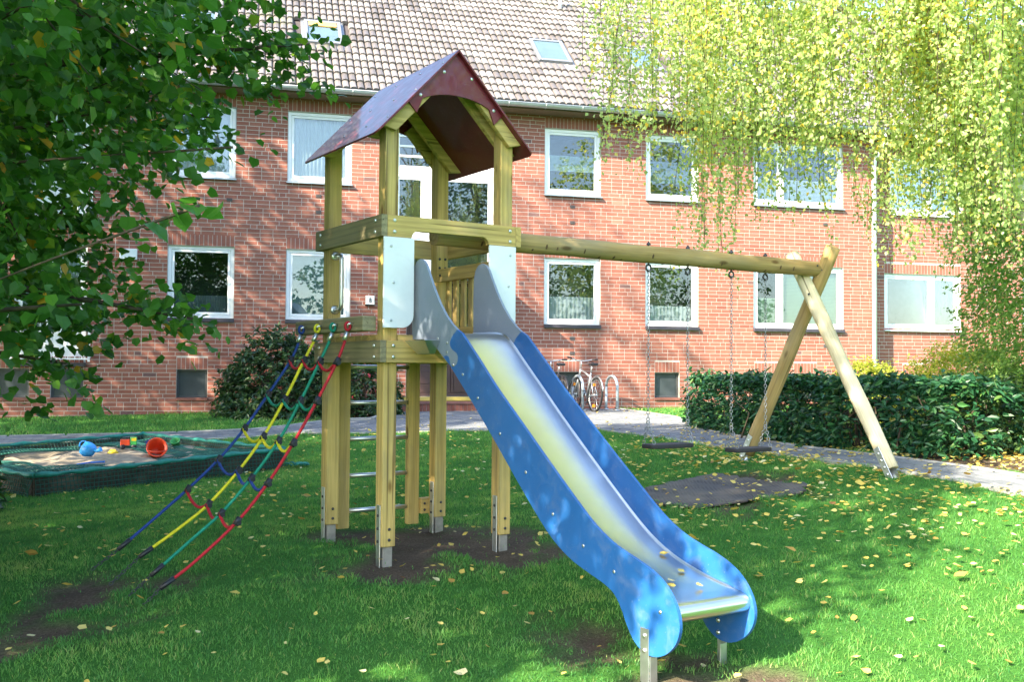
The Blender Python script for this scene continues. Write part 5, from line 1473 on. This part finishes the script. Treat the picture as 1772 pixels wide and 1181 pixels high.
branches = [((-6.1, 5.0, 1.7), (-4.4, 6.3, 1.95), (-1.95, 6.25, 1.60)), ((-6.1, 5.0, 2.4), (-4.2, 6.4, 3.1), (-1.42, 7.0, 3.55)),
            ((-6.1, 5.0, 2.2), (-4.3, 5.9, 2.4), (-1.55, 5.6, 2.52)), ((-6.1, 5.0, 2.8), (-4.6, 6.0, 3.6), (-1.75, 6.6, 3.95)),
            ((-6.1, 5.0, 1.6), (-4.6, 5.6, 1.5), (-2.2, 5.2, 1.62)), ((-6.1, 5.0, 3.0), (-4.6, 7.2, 3.4), (-2.4, 8.1, 3.3)),
            ((-2.5, 4.6, 1.62), (-1.9, 4.25, 1.76), (-1.22, 3.95, 1.93)), ((-6.1, 5.1, 3.0), (-8, 7, 5), (-9.5, 7.5, 5.6)), ((-6.1, 5.1, 3.4), (-8, 3, 5), (-9.4, 2.2, 5.8)), ((-6.1, 5.1, 3.6), (-4.8, 3.2, 5.4), (-3.5, 2, 6.4)), ((-6.1, 5.1, 4.2), (-5, 7, 6.5), (-3.8, 8.2, 7.5)),
            ((-6.1, 5.0, 1.9), (-4.7, 6.5, 1.9), (-2.9, 7.2, 1.75)),
            ((-6.1, 5.0, 1.6), (-4.7, 6.1, 1.6), (-2.75, 6.3, 1.32)), ((-6.1, 5.0, 2.2), (-4.6, 6.7, 2.3), (-3.0, 7.3, 2.3)), ((-6.1, 5.0, 2.2), (-4.6, 6.0, 2.6), (-2.8, 6.1, 2.75))]
xs_ = []
for bi, (a, b_, c) in enumerate(branches):
    r0 = (.06 if bi != 2 else .014) if bi != 6 else .003
    l3 = smooth_line([Vector(a), Vector(b_), Vector(c)], 7)
    tmb.tube(l3, [r0 + (.007 - r0) * i / (len(l3) - 1) for i in range(len(l3))], 7)
    if bi == 6:
        # only the tip of this branch carries leaves close to the camera
        tp = np.array([(-1.50, 4.05, 1.86), (-1.36, 4.0, 1.90), (-1.25, 3.96, 1.93)])
        td_ = unit(np.array([(.7, -.1, .1), (.8, .1, .5), (.8, .0, .2)])); xs_.append(twigs(tp, td_, 3, .12, .10, .55, .12, 0, .3, .9, .03)); continue
    if bi > 6 and bi < 11: continue
    nn_ = 95 if bi == 1 else 52 if bi in (0, 3, 5) else 30 if bi == 2 else 70 if bi > 11 else 34
    tt = rng.uniform(.42, 1.0, nn_); k = (tt * (len(l3) - 1)).astype(int)
    tp = np.array([tuple(l3[i]) for i in k]) + rng.normal(0,   .13 if bi == 1 else .10 if bi < 12 else .2, (nn_, 3)) * np.array([1, 1.4, .8])
    ax = unit(np.array(c) - np.array(b_)); td_ = unit(ax + rng.normal(0, .6, (nn_, 3)))
    xs_.append(twigs(tp, td_, 15, .34, .076, .5, .2, .02, .45, .9, .04))
tmb2 = MB()
for i in rng.choice(len(P), 380, replace=False):
    q = P[i]; s_ = q - D[i] * .7 + np.array([0, 0, -.05]); tmb2.tube([tuple(s_ - lo_), tuple((s_ + q) / 2 - lo_ + rng.normal(0, .04, 3)), tuple(q + D[i] * .35 - lo_)], [.014, .008, .003], 5)
tmb.v = [tuple(np.array(q) - lo_) for q in tmb.v]
tmb.build('trunk', BARK, lin); tmb2.build('twigs', BARK, lin)['kind'] = 'stuff'
inner = np.linalg.norm((P - np.array(LC)) / np.array(LR_), axis=1)
xs_.append(twigs(P, D, 20, .48, .083, .47, .2, .014, .45, .9, .06))
Lp, Lt, Ln, Ls, Ltone = cat(*xs_)
ok = ~((np.abs(Lp[:, 0]) < .56 * Lp[:, 1]) & (Lp[:, 1] < 3.6))
Lp, Lt, Ln, Ls, Ltone = Lp[ok], Lt[ok], Ln[ok], Ls[ok], Ltone[ok]
infr = (np.abs(Lp[:, 0]) < .515 * Lp[:, 1]) & (Lp[:, 2] < 1.3 + .36 * Lp[:, 1]) & (Lp[:, 1] > 1)
lo300 = np.argsort(np.where(infr, np.linalg.norm(Lp - np.array([0, 0, CZ]), axis=1) / Ls, 1e9))[:300]
keep = np.ones(len(Lp), bool); keep[lo300] = False
o = link('crown', leaf_mesh('crown', Lp[keep] - lo_, Lt[keep], Ln[keep], Ls[keep], Ltone[keep], HEART, HEART_F, LF_LINDEN), lin); o['kind'] = 'stuff'
lfm = [np_mesh('leaf', np.array(HEART), np.array(HEART_F), LF_LINDEN, np.full(7, t)) for t in (.1, .3, .45, .6, .8, 1.0)]
def basis_obj(o, p, t, n_, s):
    t = t / np.linalg.norm(t); b_ = np.cross(n_, t); b_ /= np.linalg.norm(b_); n2 = np.cross(t, b_)
    M = Matrix(((b_[0], t[0], n2[0]), (b_[1], t[1], n2[1]), (b_[2], t[2], n2[2]))).to_4x4()
    M.translation = Vector(p); o.matrix_local = M @ Matrix.Scale(s, 4)
for i in lo300:
    o = link('leaf', lfm[min(5, int(Ltone[i] * 5.2))], lin); basis_obj(o, Lp[i] - lo_, Lt[i], Ln[i], float(Ls[i]))

# ---- birch on the right --------------------------------------------
bir = empty('birch_tree', (5.35, 9.2, g1(5.35, 9.2))); tag(bir, 'weeping birch with yellowing leaves hanging over the swings', 'tree')
bo_ = np.array(bir.location)
tm_ = MB()
tr_pts = smooth_line([Vector(q) for q in ((5.35, 9.2, .35), (4.85, 9.1, 2.2), (4.30, 9.0, 3.20), (3.86, 9.0, 3.86), (3.35, 8.95, 5.0), (3.0, 8.8, 6.6), (2.9, 8.7, 8.2))], 6)
tm_.tube([q - Vector(bo_) for q in tr_pts], [.12 * (1 - .82 * i / (len(tr_pts) - 1)) for i in range(len(tr_pts))], 12)
tm_.build('trunk', BIRCHB, bir)
# limbs, then hanging strands
lm = MB(); ends = []
for k in range(30):
    i = rng.integers(12, len(tr_pts)); s_ = np.array(tr_pts[i]); a = rng.uniform(0, 6.283); L = rng.uniform(1.0, 2.5)
    e = s_ + np.array([math.cos(a) * L * 1.15, math.sin(a) * L * .8, rng.uniform(.2, 1.1)])
    l3 = smooth_line([Vector(s_), Vector((s_ + e) / 2 + np.array([0, 0, .35])), Vector(e)], 5)
    lm.tube([q - Vector(bo_) for q in l3], [.028 * (1 - .8 * j / (len(l3) - 1)) for j in range(len(l3))], 6)
    ends.append(np.array([tuple(q) for q in l3]))
bpos = []; bst = []
NS = 1380
zmin_x = np.array([.3, .62, .90, 1.15, 1.3, 1.55, 1.7, 1.85, 2.0, 2.15, 2.4, 2.8, 3.15, 3.4, 3.8, 4.2, 4.8, 6.5]); zmin_z = np.array([4.5, 4.0, 3.35, 3.15, 3.3, 3.4, 2.75, 2.35, 2.25, 2.85, 3.1, 3.2, 3.0, 2.5, 2.35, 2.5, 2.6, 3.0])
sp, sn_, leafP, leafT = MB(), 0, [], []
allE = np.concatenate(ends)
bunch = []
for k in range(125):
    d = rng.normal(size=3); d /= np.linalg.norm(d)
    q = np.array([3.05, 8.8, 5.5]) + d * np.array([2.9, 1.9, 1.9]) * rng.random() ** .42 if rng.random() < .75 else allE[rng.integers(len(allE))]
    bunch.append((q, rng.normal(0, .22)))
for k in range(NS):
    bq, bz = bunch[rng.integers(len(bunch))] if rng.random() < .86 else (np.array([rng.uniform(1.5, 5.6), rng.uniform(7.6, 10.2), rng.uniform(4.4, 6.8)]), 0)
    q = bq + rng.normal(0, 1, 3) * np.array([.10, .10, .45])
    x = q[0]
    if x < .66 * q[1] / 8.9: continue
    zm = np.interp(x + rng.normal(0, .06), zmin_x, zmin_z) + abs(rng.normal(0, .30)) + max(-.25, bz) - .08
    if q[1] < 8.0: zm += .7
    ztop = q[2]
    L = min(rng.uniform(1.1, 3.1), ztop - zm)
    if L < .25: continue
    n_ = int(L * 52); drift = rng.normal(0, .10, 2); ph = rng.random() * 6.28
    t = np.linspace(0, 1, n_)
    lp = np.stack([q[0] + drift[0] * t + .035 * np.sin(5 * t + ph), q[1] + drift[1] * t + .035 * np.cos(4 * t + ph), ztop - L * t], -1)
    if k % 2 == 0: sp.tube([tuple(lp[j] - bo_) for j in range(0, n_, max(1, n_ // 6))], .0028, 3, cap=False)
    leafP.append(lp + rng.normal(0, .034, lp.shape))
Bp = np.concatenate(leafP); nB = len(Bp)
Bt = rng.normal(0, .7, (nB, 3)) + np.array([0, 0, -.9]); Bn = rng.normal(0, 1, (nB, 3)) + np.array([-.35, -.45, .35])
Bs = rng.uniform(.027, .051, nB)
patch = .5 + .5 * np.sin(Bp[:, 0] * 2.7 + 1.3) * np.sin(Bp[:, 2] * 2.1 + Bp[:, 1])
Btone = np.clip(rng.normal(.34, .2, nB) + .18 * patch + (rng.random(nB) < .10) * .45, 0, 1)
o = link('crown', leaf_mesh('crown', Bp - bo_, Bt, Bn, Bs, Btone, DIAM, DIAM_F, LF_BIRCH), bir); o['kind'] = 'stuff'
lm.build('limbs', BIRCHB, bir); sp.build('hanging_twigs', BARK, bir)['kind'] = 'stuff'

# ---- other trees, outside the picture (they throw the shade on the house) and mirrored in the panes
def simple_tree(name, base, c, r, n, size, mat, label, per=10, lo=.3, seed=1):
    t = empty(name, (base[0], base[1], g1(*base))); tag(t, label, 'tree'); off = np.array(t.location)
    m = MB(); limb(m, (base[0], base[1], off[2] - .1), (c[0], c[1], c[2]), .24, .14, 6, .06, 10); limb(m, c, (c[0], c[1], c[2] + r[2] * .8), .14, .03, 5, .1)
    for k in range(14):
        d = rand_dir(1)[0]; limb(m, np.array(c) + np.array([0, 0, -r[2] * .5 + r[2] * .9 * k / 14]), np.array(c) + d * np.array(r) * .8, .06, .012, 4, .1, 6)
    m.v = [tuple(np.array(q) - off) for q in m.v]; m.build('trunk', BARK, t)
    P, D = ell_points(n, c, r, lo); D = unit(D + rng.normal(0, .5, D.shape))
    a = twigs(P, D, per, .6, size, .5, .22, .0, .4, .9, .10)
    o = link('crown', leaf_mesh('crown', a[0] - off, a[1], a[2], a[3], a[4], DIAM, DIAM_F, mat), t); o['kind'] = 'stuff'
    return t
simple_tree('shade_tree', (-12.6, 11.6), (-12.5, 11.9, 7.9), (4.6, 5.0, 4.9), 3300, .17, LF_FAR, 'round leafy tree standing left of the sandbox, outside the picture', 11)
simple_tree('slender_tree', (-9.6, 11.3), (-9.5, 11.2, 11.4), (1.5, 1.5, 4.6), 330, .13, LF_FAR, 'slender tall tree between the sandbox and the round tree, outside the picture', 9)
simple_tree('added_shade_tree', (-12.3, -1.9), (-12.6, -1.6, 10.4), (3.6, 3.6, 3.0), 1100, .17, LF_FAR, 'tall leafy tree added behind the viewer on the left, outside the picture, to shade the tower', 11)  # unseen tree, added to deepen the shade on tower and lawn
simple_tree('yard_tree', (11.5, -4.0), (11.5, -4.0, 8.5), (3.8, 3.8, 4.6), 1100, .20, LF_FAR, 'leafy tree behind the viewer mirrored in the stairwell panes', 9)
simple_tree('golden_yard_tree', (17.0, 0.5), (17.0, .5, 8.5), (3.4, 3.4, 4.8), 900, .20, LF_BIRCH, 'yellowing tree behind the viewer mirrored in the upper window', 9)

for i_, (x_, y_, w_) in enumerate(((7.5, -12.0, 'first'), (14.0, -11.0, 'second'), (20.5, -8.0, 'third'), (27.0, -4.5, 'fourth'))):
    simple_tree('garden_tree', (x_, y_), (x_, y_, 3.8), (3.7, 3.0, 3.7), 420, .26, LF_FAR, w_ + ' low broad tree of the row behind the viewer on the right', 8)
# ---- evergreen at the right edge -------------------------------------
ev = empty('evergreen_tree', (6.15, 10.9, g1(6.15, 10.9))); tag(ev, 'feathery evergreen tree at the right edge behind the hedge', 'tree'); eo = np.array(ev.location)
m = MB(); limb(m, (6.15, 10.9, eo[2] - .1), (6.1, 10.9, 4.6), .055, .02, 8, .05, 10)
for k in range(16):
    a = rng.uniform(0, 6.28); z = .95 + k * .2; limb(m, (6.13, 10.9, z), (6.13 + .75 * math.cos(a), 10.9 + .75 * math.sin(a), z + .25), .022, .005, 4, .1, 5)
m.v = [tuple(np.array(q) - eo) for q in m.v]; m.build('trunk', BARK, ev)
nE = 2600; z = rng.uniform(.75, 4.9, nE); a = rng.uniform(0, 6.283, nE); rr = (.45 + .6 * np.sqrt(np.clip((z - .6) / 1.2, 0, 1)) * np.clip((5.6 - z) / 2.2, .3, 1)) * np.sqrt(rng.uniform(.25, 1, nE))
P = np.stack([6.05 + rr * np.cos(a), 10.9 + rr * np.sin(a), z], -1); D = unit(np.stack([np.cos(a), np.sin(a), rng.normal(.1, .3, nE)], -1))
A_ = twigs(P, D, 16, .26, .062, .5, .25, 0, .4, .5, .03)
o = link('crown', leaf_mesh('crown', A_[0] - eo, A_[1], A_[2], A_[3], A_[4], OVAL, OVAL_F, LF_EVER), ev); o['kind'] = 'stuff'

# ---- hedge and shrubs ---------------------------------------------------
def hedge_mesh(name, label, cat_, centre, half_w, top, leaf, n, tmpl, tf_, mat, per=7, tlen=.16, mu=.5, round_=.35):
    """centre: polyline (x,y); leaf sprays on and just inside a rounded box that follows it"""
    c = np.array(centre, float); seg = np.linalg.norm(np.diff(c, axis=0), axis=1); L = seg.sum()
    t = empty(name, (c[0, 0], c[0, 1], g1(c[0, 0], c[0, 1]))); tag(t, label, cat_); off = np.array(t.location)
    s = rng.uniform(-.12, L + .12, n); sc_ = np.clip(s, 0, L - 1e-6); cum = np.r_[0, np.cumsum(seg)]; i = np.clip(np.searchsorted(cum, sc_, side='right') - 1, 0, len(seg) - 1)
    f = (sc_ - cum[i]) / seg[i]; q = c[i] + (c[i + 1] - c[i]) * f[:, None]; d = (c[i + 1] - c[i]) / seg[i][:, None]; q = q + d * (s - sc_)[:, None]
    nrm = np.stack([-d[:, 1], d[:, 0]], -1)
    gz = g(q[:, 0], q[:, 1]); H = top - gz
    a = rng.uniform(-.15, math.pi + .15, n)        # around the section: 0 = right side low, pi/2 = top
    cx = np.sign(np.cos(a)) * np.abs(np.cos(a)) ** round_; sz = np.sign(np.sin(a)) * np.abs(np.sin(a)) ** round_
    bumpy = 1 + .07 * np.sin(s * 5.1 + 3 * a) + .05 * np.sin(s * 11 + a * 5)
    dep = 1 - np.abs(rng.normal(0, .10, n))
    w = half_w * cx * bumpy * dep
    side_z = np.where(np.abs(sz) < .98, rng.uniform(.04, 1, n), 1) * H * np.clip(sz, 0, 1) ** 1.0
    z = gz + np.maximum(.06, np.where(sz > .9, H * (bumpy * .5 + .5) * dep, side_z))
    endr = np.clip(np.minimum(s + .12, L + .12 - s) / .25, .15, 1) ** .5
    P = np.stack([q[:, 0] + nrm[:, 0] * w * endr, q[:, 1] + nrm[:, 1] * w * endr, gz + (z - gz) * (.80 + .20 * endr)], -1)
    D = unit(np.stack([nrm[:, 0] * np.sign(w) * np.abs(cx), nrm[:, 1] * np.sign(w) * np.abs(cx), .35 + .8 * np.clip(sz, 0, 1)], -1) + rng.normal(0, .35, (n, 3)))
    A_ = twigs(P, D, per, tlen, leaf, mu, .22, .01, .3, .7, .025)
    o = link('foliage', leaf_mesh('foliage', A_[0] - off, A_[1], A_[2], A_[3], A_[4], tmpl, tf_, mat), t); o['kind'] = 'stuff'
    # woody inside
    m = MB()
    ns = max(10, int(L * 14))
    for k in range(ns):
        ss = L * (k + .5) / ns; j = min(len(seg) - 1, max(0, int(np.searchsorted(cum, ss) - 1))); ff = (ss - cum[j]) / seg[j]; b_ = c[j] + (c[j + 1] - c[j]) * ff + rng.normal(0, half_w * .35, 2)
        gz_ = g1(*b_); m.tube([(b_[0] - off[0], b_[1] - off[1], gz_ - .05 - off[2]), (b_[0] + rng.normal(0, .08) - off[0], b_[1] + rng.normal(0, .08) - off[1], gz_ + (top - gz_) * .45 - off[2]), (b_[0] + rng.normal(0, .2) - off[0], b_[1] + rng.normal(0, .2) - off[1], gz_ + (top - gz_) * .85 - off[2])], [.014, .010, .004], 5)
    m.build('stems', BARK, t)
    return t
hedge_mesh('laurel_hedge', 'long clipped cherry laurel hedge with glossy dark leaves along the path', 'hedge', [(3.25, 16.0), (3.42, 14.5), (3.75, 12.6), (4.05, 10.8), (4.75, 9.95)], .52, 1.17, .098, 2700, OVAL, OVAL_F, LF_LAUREL, 7, .13, .58)
def dome(name, label, c, r, n, leaf, mat, tmpl=OVAL, tf_=OVAL_F, per=9, mu=.5, extra=None):
    t = empty(name, (c[0], c[1], g1(c[0], c[1]))); tag(t, label, 'shrub'); off = np.array(t.location)
    d = rand_dir(n); d[:, 2] = np.abs(d[:, 2]) * 1.0 - .15; d = unit(d); lump = 1 + .10 * np.sin(d[:, 0] * 6 + 1) * np.sin(d[:, 1] * 7 + d[:, 2] * 5) + rng.normal(0, .05, n)
    P = np.array([c[0], c[1], off[2] + .1]) + d * np.array(r) * (lump * (1 - np.abs(rng.normal(0, .10, n))))[:, None]
    P[:, 2] = np.maximum(P[:, 2], off[2] + .05)
    D = unit(d + rng.normal(0, .4, d.shape))
    A_ = twigs(P, D, per, .15, leaf, mu, .22, .0, .2, .7, .025)
    o = link('foliage', leaf_mesh('foliage', A_[0] - off, A_[1], A_[2], A_[3], A_[4], tmpl, tf_, mat), t); o['kind'] = 'stuff'
    m = MB()
    for k in range(16):
        dd_ = unit(rng.normal(size=3) + np.array([0, 0, 1.3])); dd_[2] = abs(dd_[2]); e = dd_ * np.array(r) * .85; m.tube([(0, 0, -.05), tuple(e * .5 + rng.normal(0, .04, 3)), tuple(e)], [.03, .018, .006], 5)
    m.build('stems', BARK, t)
    return t
dome('rhododendron', 'large dark green rhododendron bush against the wall left of the tower', (-4.45, 19.55), (1.08, .72, 1.42), 1000, .115, LF_RHODO, per=9)
ds = dome('door_shrub', 'dark shrub with a few red flowers beside the entrance door', (-2.85, 19.75), (.62, .55, 1.10), 480, .10, LF_RHODO, per=9)
for q in ((-.25, -.5, .62), (-.12, -.52, .35), (.15, -.5, .75), (.3, -.42, .45)):
    m = MB()
    for k in range(7):
        d = rng.normal(size=3); d /= np.linalg.norm(d); m.lathe([(.001, -.02), (.02, 0), (.001, .02)], Matrix.Translation(Vector(q) + Vector(d) * .028), 6)
    m.build('flower', FLOWER, ds)
dome('golden_shrub', 'rounded yellow green shrub behind the right end of the hedge', (5.95, 13.4), (.86, .75, .98), 1500, .048, LF_GOLD, per=11)
dome('small_golden_shrub', 'smaller dull yellow shrub between the downpipe and the golden shrub', (4.95, 14.2), (.6, .55, .80), 900, .048, LF_GOLD, per=11, mu=.3)
dome('clipped_shrub', 'dark clipped shrub overlapping the right end of the hedge', (4.95, 10.6), (.62, .55, .62), 520, .06, LF_RHODO, per=10, mu=.7)

dome('shading_shrub', 'dark leafy shrub mostly out of view left of the sandbox, there for its shade', (-5.85, 9.3), (.95, .95, 1.5), 760, .10, LF_RHODO, per=9)  # mostly out of view, stands here only to shade the left side
dome('sky_block_shrub', 'dark shrub added under the linden just left of the picture to block sky light', (-4.75, 5.5), (1.35, 1.3, 1.7), 620, .11, LF_RHODO, per=8)  # unseen, added to keep sky light off the lawn's left corner
# ================================================================== GRASS AND FALLEN LEAVES
def grass_field(n, x0, x1, y0, y1, hgt, wid, spread=.55, one=False):
    x = rng.uniform(x0, x1, n * 2); y = rng.uniform(y0, y1, n * 2)
    ok = np.abs(x) < .55 * y + 1.5
    x, y = x[ok][:n], y[ok][:n]
    d = dirt_and_shade(x, y)
    blk = in_poly(x, y, PATH_R) | in_poly(x, y, COURT) | in_poly(x, y, PATH_L) | in_poly(x, y, SANDBOX) | in_poly(x, y, [(1.75 + (a - 1.75) * .93, 8.65 + (b_ - 8.65) * .93) for a, b_ in MAT])
    u_ = (y - FD - .0) * math.cos(PHI) - x * math.sin(PHI)
    ok = ~blk & (rng.random(len(x)) > d * .985) & (u_ < -.03)
    x, y = x[ok], y[ok]; n = len(x)
    z = g(x, y) - .006 + .008 * vnoise(x, y, 4.0)
    a = rng.uniform(0, 6.283, n); pn = vnoise(x, y, 1.6); pn2 = vnoise(x, y, 7)
    h = hgt * rng.uniform(.55, 1.3, n) * (1 + .18 * pn2) * (1 - .5 * dirt_and_shade(x, y)); w = wid * rng.uniform(.7, 1.3, n)
    la = rng.uniform(0, 6.283, n); lean = rng.uniform(.1, spread * 1.6, n) * h
    dx, dy = np.cos(a) * w / 2, np.sin(a) * w / 2; lx, ly = np.cos(la) * lean, np.sin(la) * lean
    V = np.stack([np.stack([x - dx, y - dy, z], -1), np.stack([x + dx, y + dy, z], -1), np.stack([x + dx * .8 + lx * .35, y + dy * .8 + ly * .35, z + h * .6], -1), np.stack([x - dx * .8 + lx * .35, y - dy * .8 + ly * .35, z + h * .6], -1), np.stack([x + lx, y + ly, z + h], -1)], 1)
    F = np.array([(0, 1, 2), (0, 2, 3), (3, 2, 4)])
    if one:
        V = V[:, [0, 1, 4]]; F = np.array([(0, 1, 2)])
    tone = np.clip(.45 + .16 * pn + .10 * pn2 + rng.normal(0, .17, n), 0, .93); tone = np.where(rng.random(n) < .035 + .07 * (pn2 > .9), 1, tone)
    return V.reshape(-1, 3), (F[None] + (np.arange(n) * V.shape[1])[:, None, None]).reshape(-1, 3), np.repeat(tone, V.shape[1])
sets = [grass_field(265000, -6.8, 6.8, 3.9, 9.6, .029, .0040, .75), grass_field(150000, -9.0, 4.4, 9.6, 16.4, .040, .0082, one=True), grass_field(60000, -12.0, 5.0, 16.2, 22.2, .055, .014, one=True)]
Vg, Fg, Tg = [], [], []; off_ = 0
for V, F, t in sets:
    Vg.append(V); Fg.append(F + off_); Tg.append(t); off_ += len(V)
gr = link('grass', np_mesh('grass', np.concatenate(Vg), np.concatenate(Fg), GRASS, np.concatenate(Tg)))
tag(gr, 'short green grass covering the lawn', 'grass', kind='stuff')

def leaf_scatter(n, x0, x1, y0, y1, dens):
    x = rng.uniform(x0, x1, n); y = rng.uniform(y0, y1, n)
    ok = (np.abs(x) < .53 * y) & (rng.random(n) < dens(x, y)); return x[ok], y[ok]
area = (12.0) * (17.6); per_m2 = 190
nL = int(area * per_m2)
def dens(x, y):
    right = 1 / (1 + np.exp(-(x - .9 - .12 * (y - 8)) / .38)) / (1 + np.exp(-(y - 6.6) / .45)) / (1 + np.exp((y - 15) / 1.2))
    base_ = .050 + .075 / (1 + np.exp(-(y - 8.5) / .8)) * (x > -3.5) + .03 * (x > .6)
    v = np.maximum(base_, right * (.55 + .25 * (x > 2.3)))
    v = v * np.where(in_poly(x, y, PATH_R) | in_poly(x, y, COURT), .35, 1) * np.where(in_poly(x, y, PATH_L), .12, 1) * np.where(in_poly(x, y, MAT), .42, 1) * (~in_poly(x, y, SANDBOX)) * np.where(y > 17, .35, 1)
    return np.clip(v * (1 + .35 * vnoise(x, y, 2.5)), 0, 1)
fx, fy = leaf_scatter(nL, -6.0, 6.0, 4.4, 22.0, dens)
u_ = (fy - FD) * math.cos(PHI) - fx * math.sin(PHI); ok = u_ < -.05; fx, fy = fx[ok], fy[ok]
nF = len(fx)
paved = in_poly(fx, fy, PATH_R) | in_poly(fx, fy, COURT) | in_poly(fx, fy, PATH_L)
fz = g(fx, fy) + np.where(paved, .022, np.where(in_poly(fx, fy, MAT), .022, .029 + rng.uniform(-.005, .010, nF))) - .02 * dirt_and_shade(fx, fy) * (~paved)
fs = rng.uniform(.030, .054, nF) * np.where(rng.random(nF) < .07, 1.7, 1)
ftone = np.clip(rng.normal(.62, .24, nF), 0, 1)
fa = rng.uniform(0, 6.283, nF)
fT = np.stack([np.cos(fa), np.sin(fa), rng.normal(0, .22, nF)], -1); fN = np.stack([rng.normal(0, .28, nF), rng.normal(0, .28, nF), np.ones(nF)], -1)
FLEAF = [(0, 0, 0), (-.34, .22, .09), (-.36, .55, .04), (0, 1.0, .12), (.36, .55, .10), (.34, .22, .03), (0, .45, -.03)]
fo = np.argsort(np.hypot(fx, fy) / fs)[:300]
keep = np.ones(nF, bool); keep[fo] = False
FP = np.stack([fx, fy, fz], -1)
o = link('fallen_leaf_litter', leaf_mesh('fallen_leaf_litter', FP[keep], fT[keep], fN[keep], fs[keep], ftone[keep], FLEAF, HEART_F, LF_FALL))
tag(o, 'scattered small yellow and brown fallen leaves on lawn and path', 'fallen leaves', kind='stuff')
flm = [np_mesh('fallen_leaf', np.array(FLEAF), np.array(HEART_F), LF_FALL, np.full(7, t)) for t in (.02, .2, .45, .65, .8, .98)]
for i in fo:
    o = link('fallen_leaf', flm[min(5, int(ftone[i] * 6))]); basis_obj(o, FP[i], fT[i], fN[i], float(fs[i]))
    tag(o, 'single yellowed fallen leaf lying on the lawn', 'fallen leaf', 'fallen leaves lying singly on the lawn')
# a few leaves on the slide
for k, (x, s_, z) in enumerate(((.66, 1.98, .345), (.62, 2.18, .287), (.50, 2.27, .268), (.46, 2.33, .262), (.60, 2.36, .258), (.40, 1.15, .915))):
    q = TW(x, -s_, z); o = link('slide_leaf', flm[3 + k % 3]); basis_obj(o, np.array(q), np.array([math.cos(k), math.sin(k), 0]), np.array([.2, -.3, 1]), .05)
    tag(o, ('pale leaf lying at the right side of the steel chute bend', 'pale leaf against the right slide wall near its end', 'leaf at the middle of the slide end, farther of two', 'leaf at the middle of the slide end, nearer of two', 'leaf nearest the right wall at the slide end', 'small yellow leaf halfway up the steel chute')[k], 'fallen leaf')
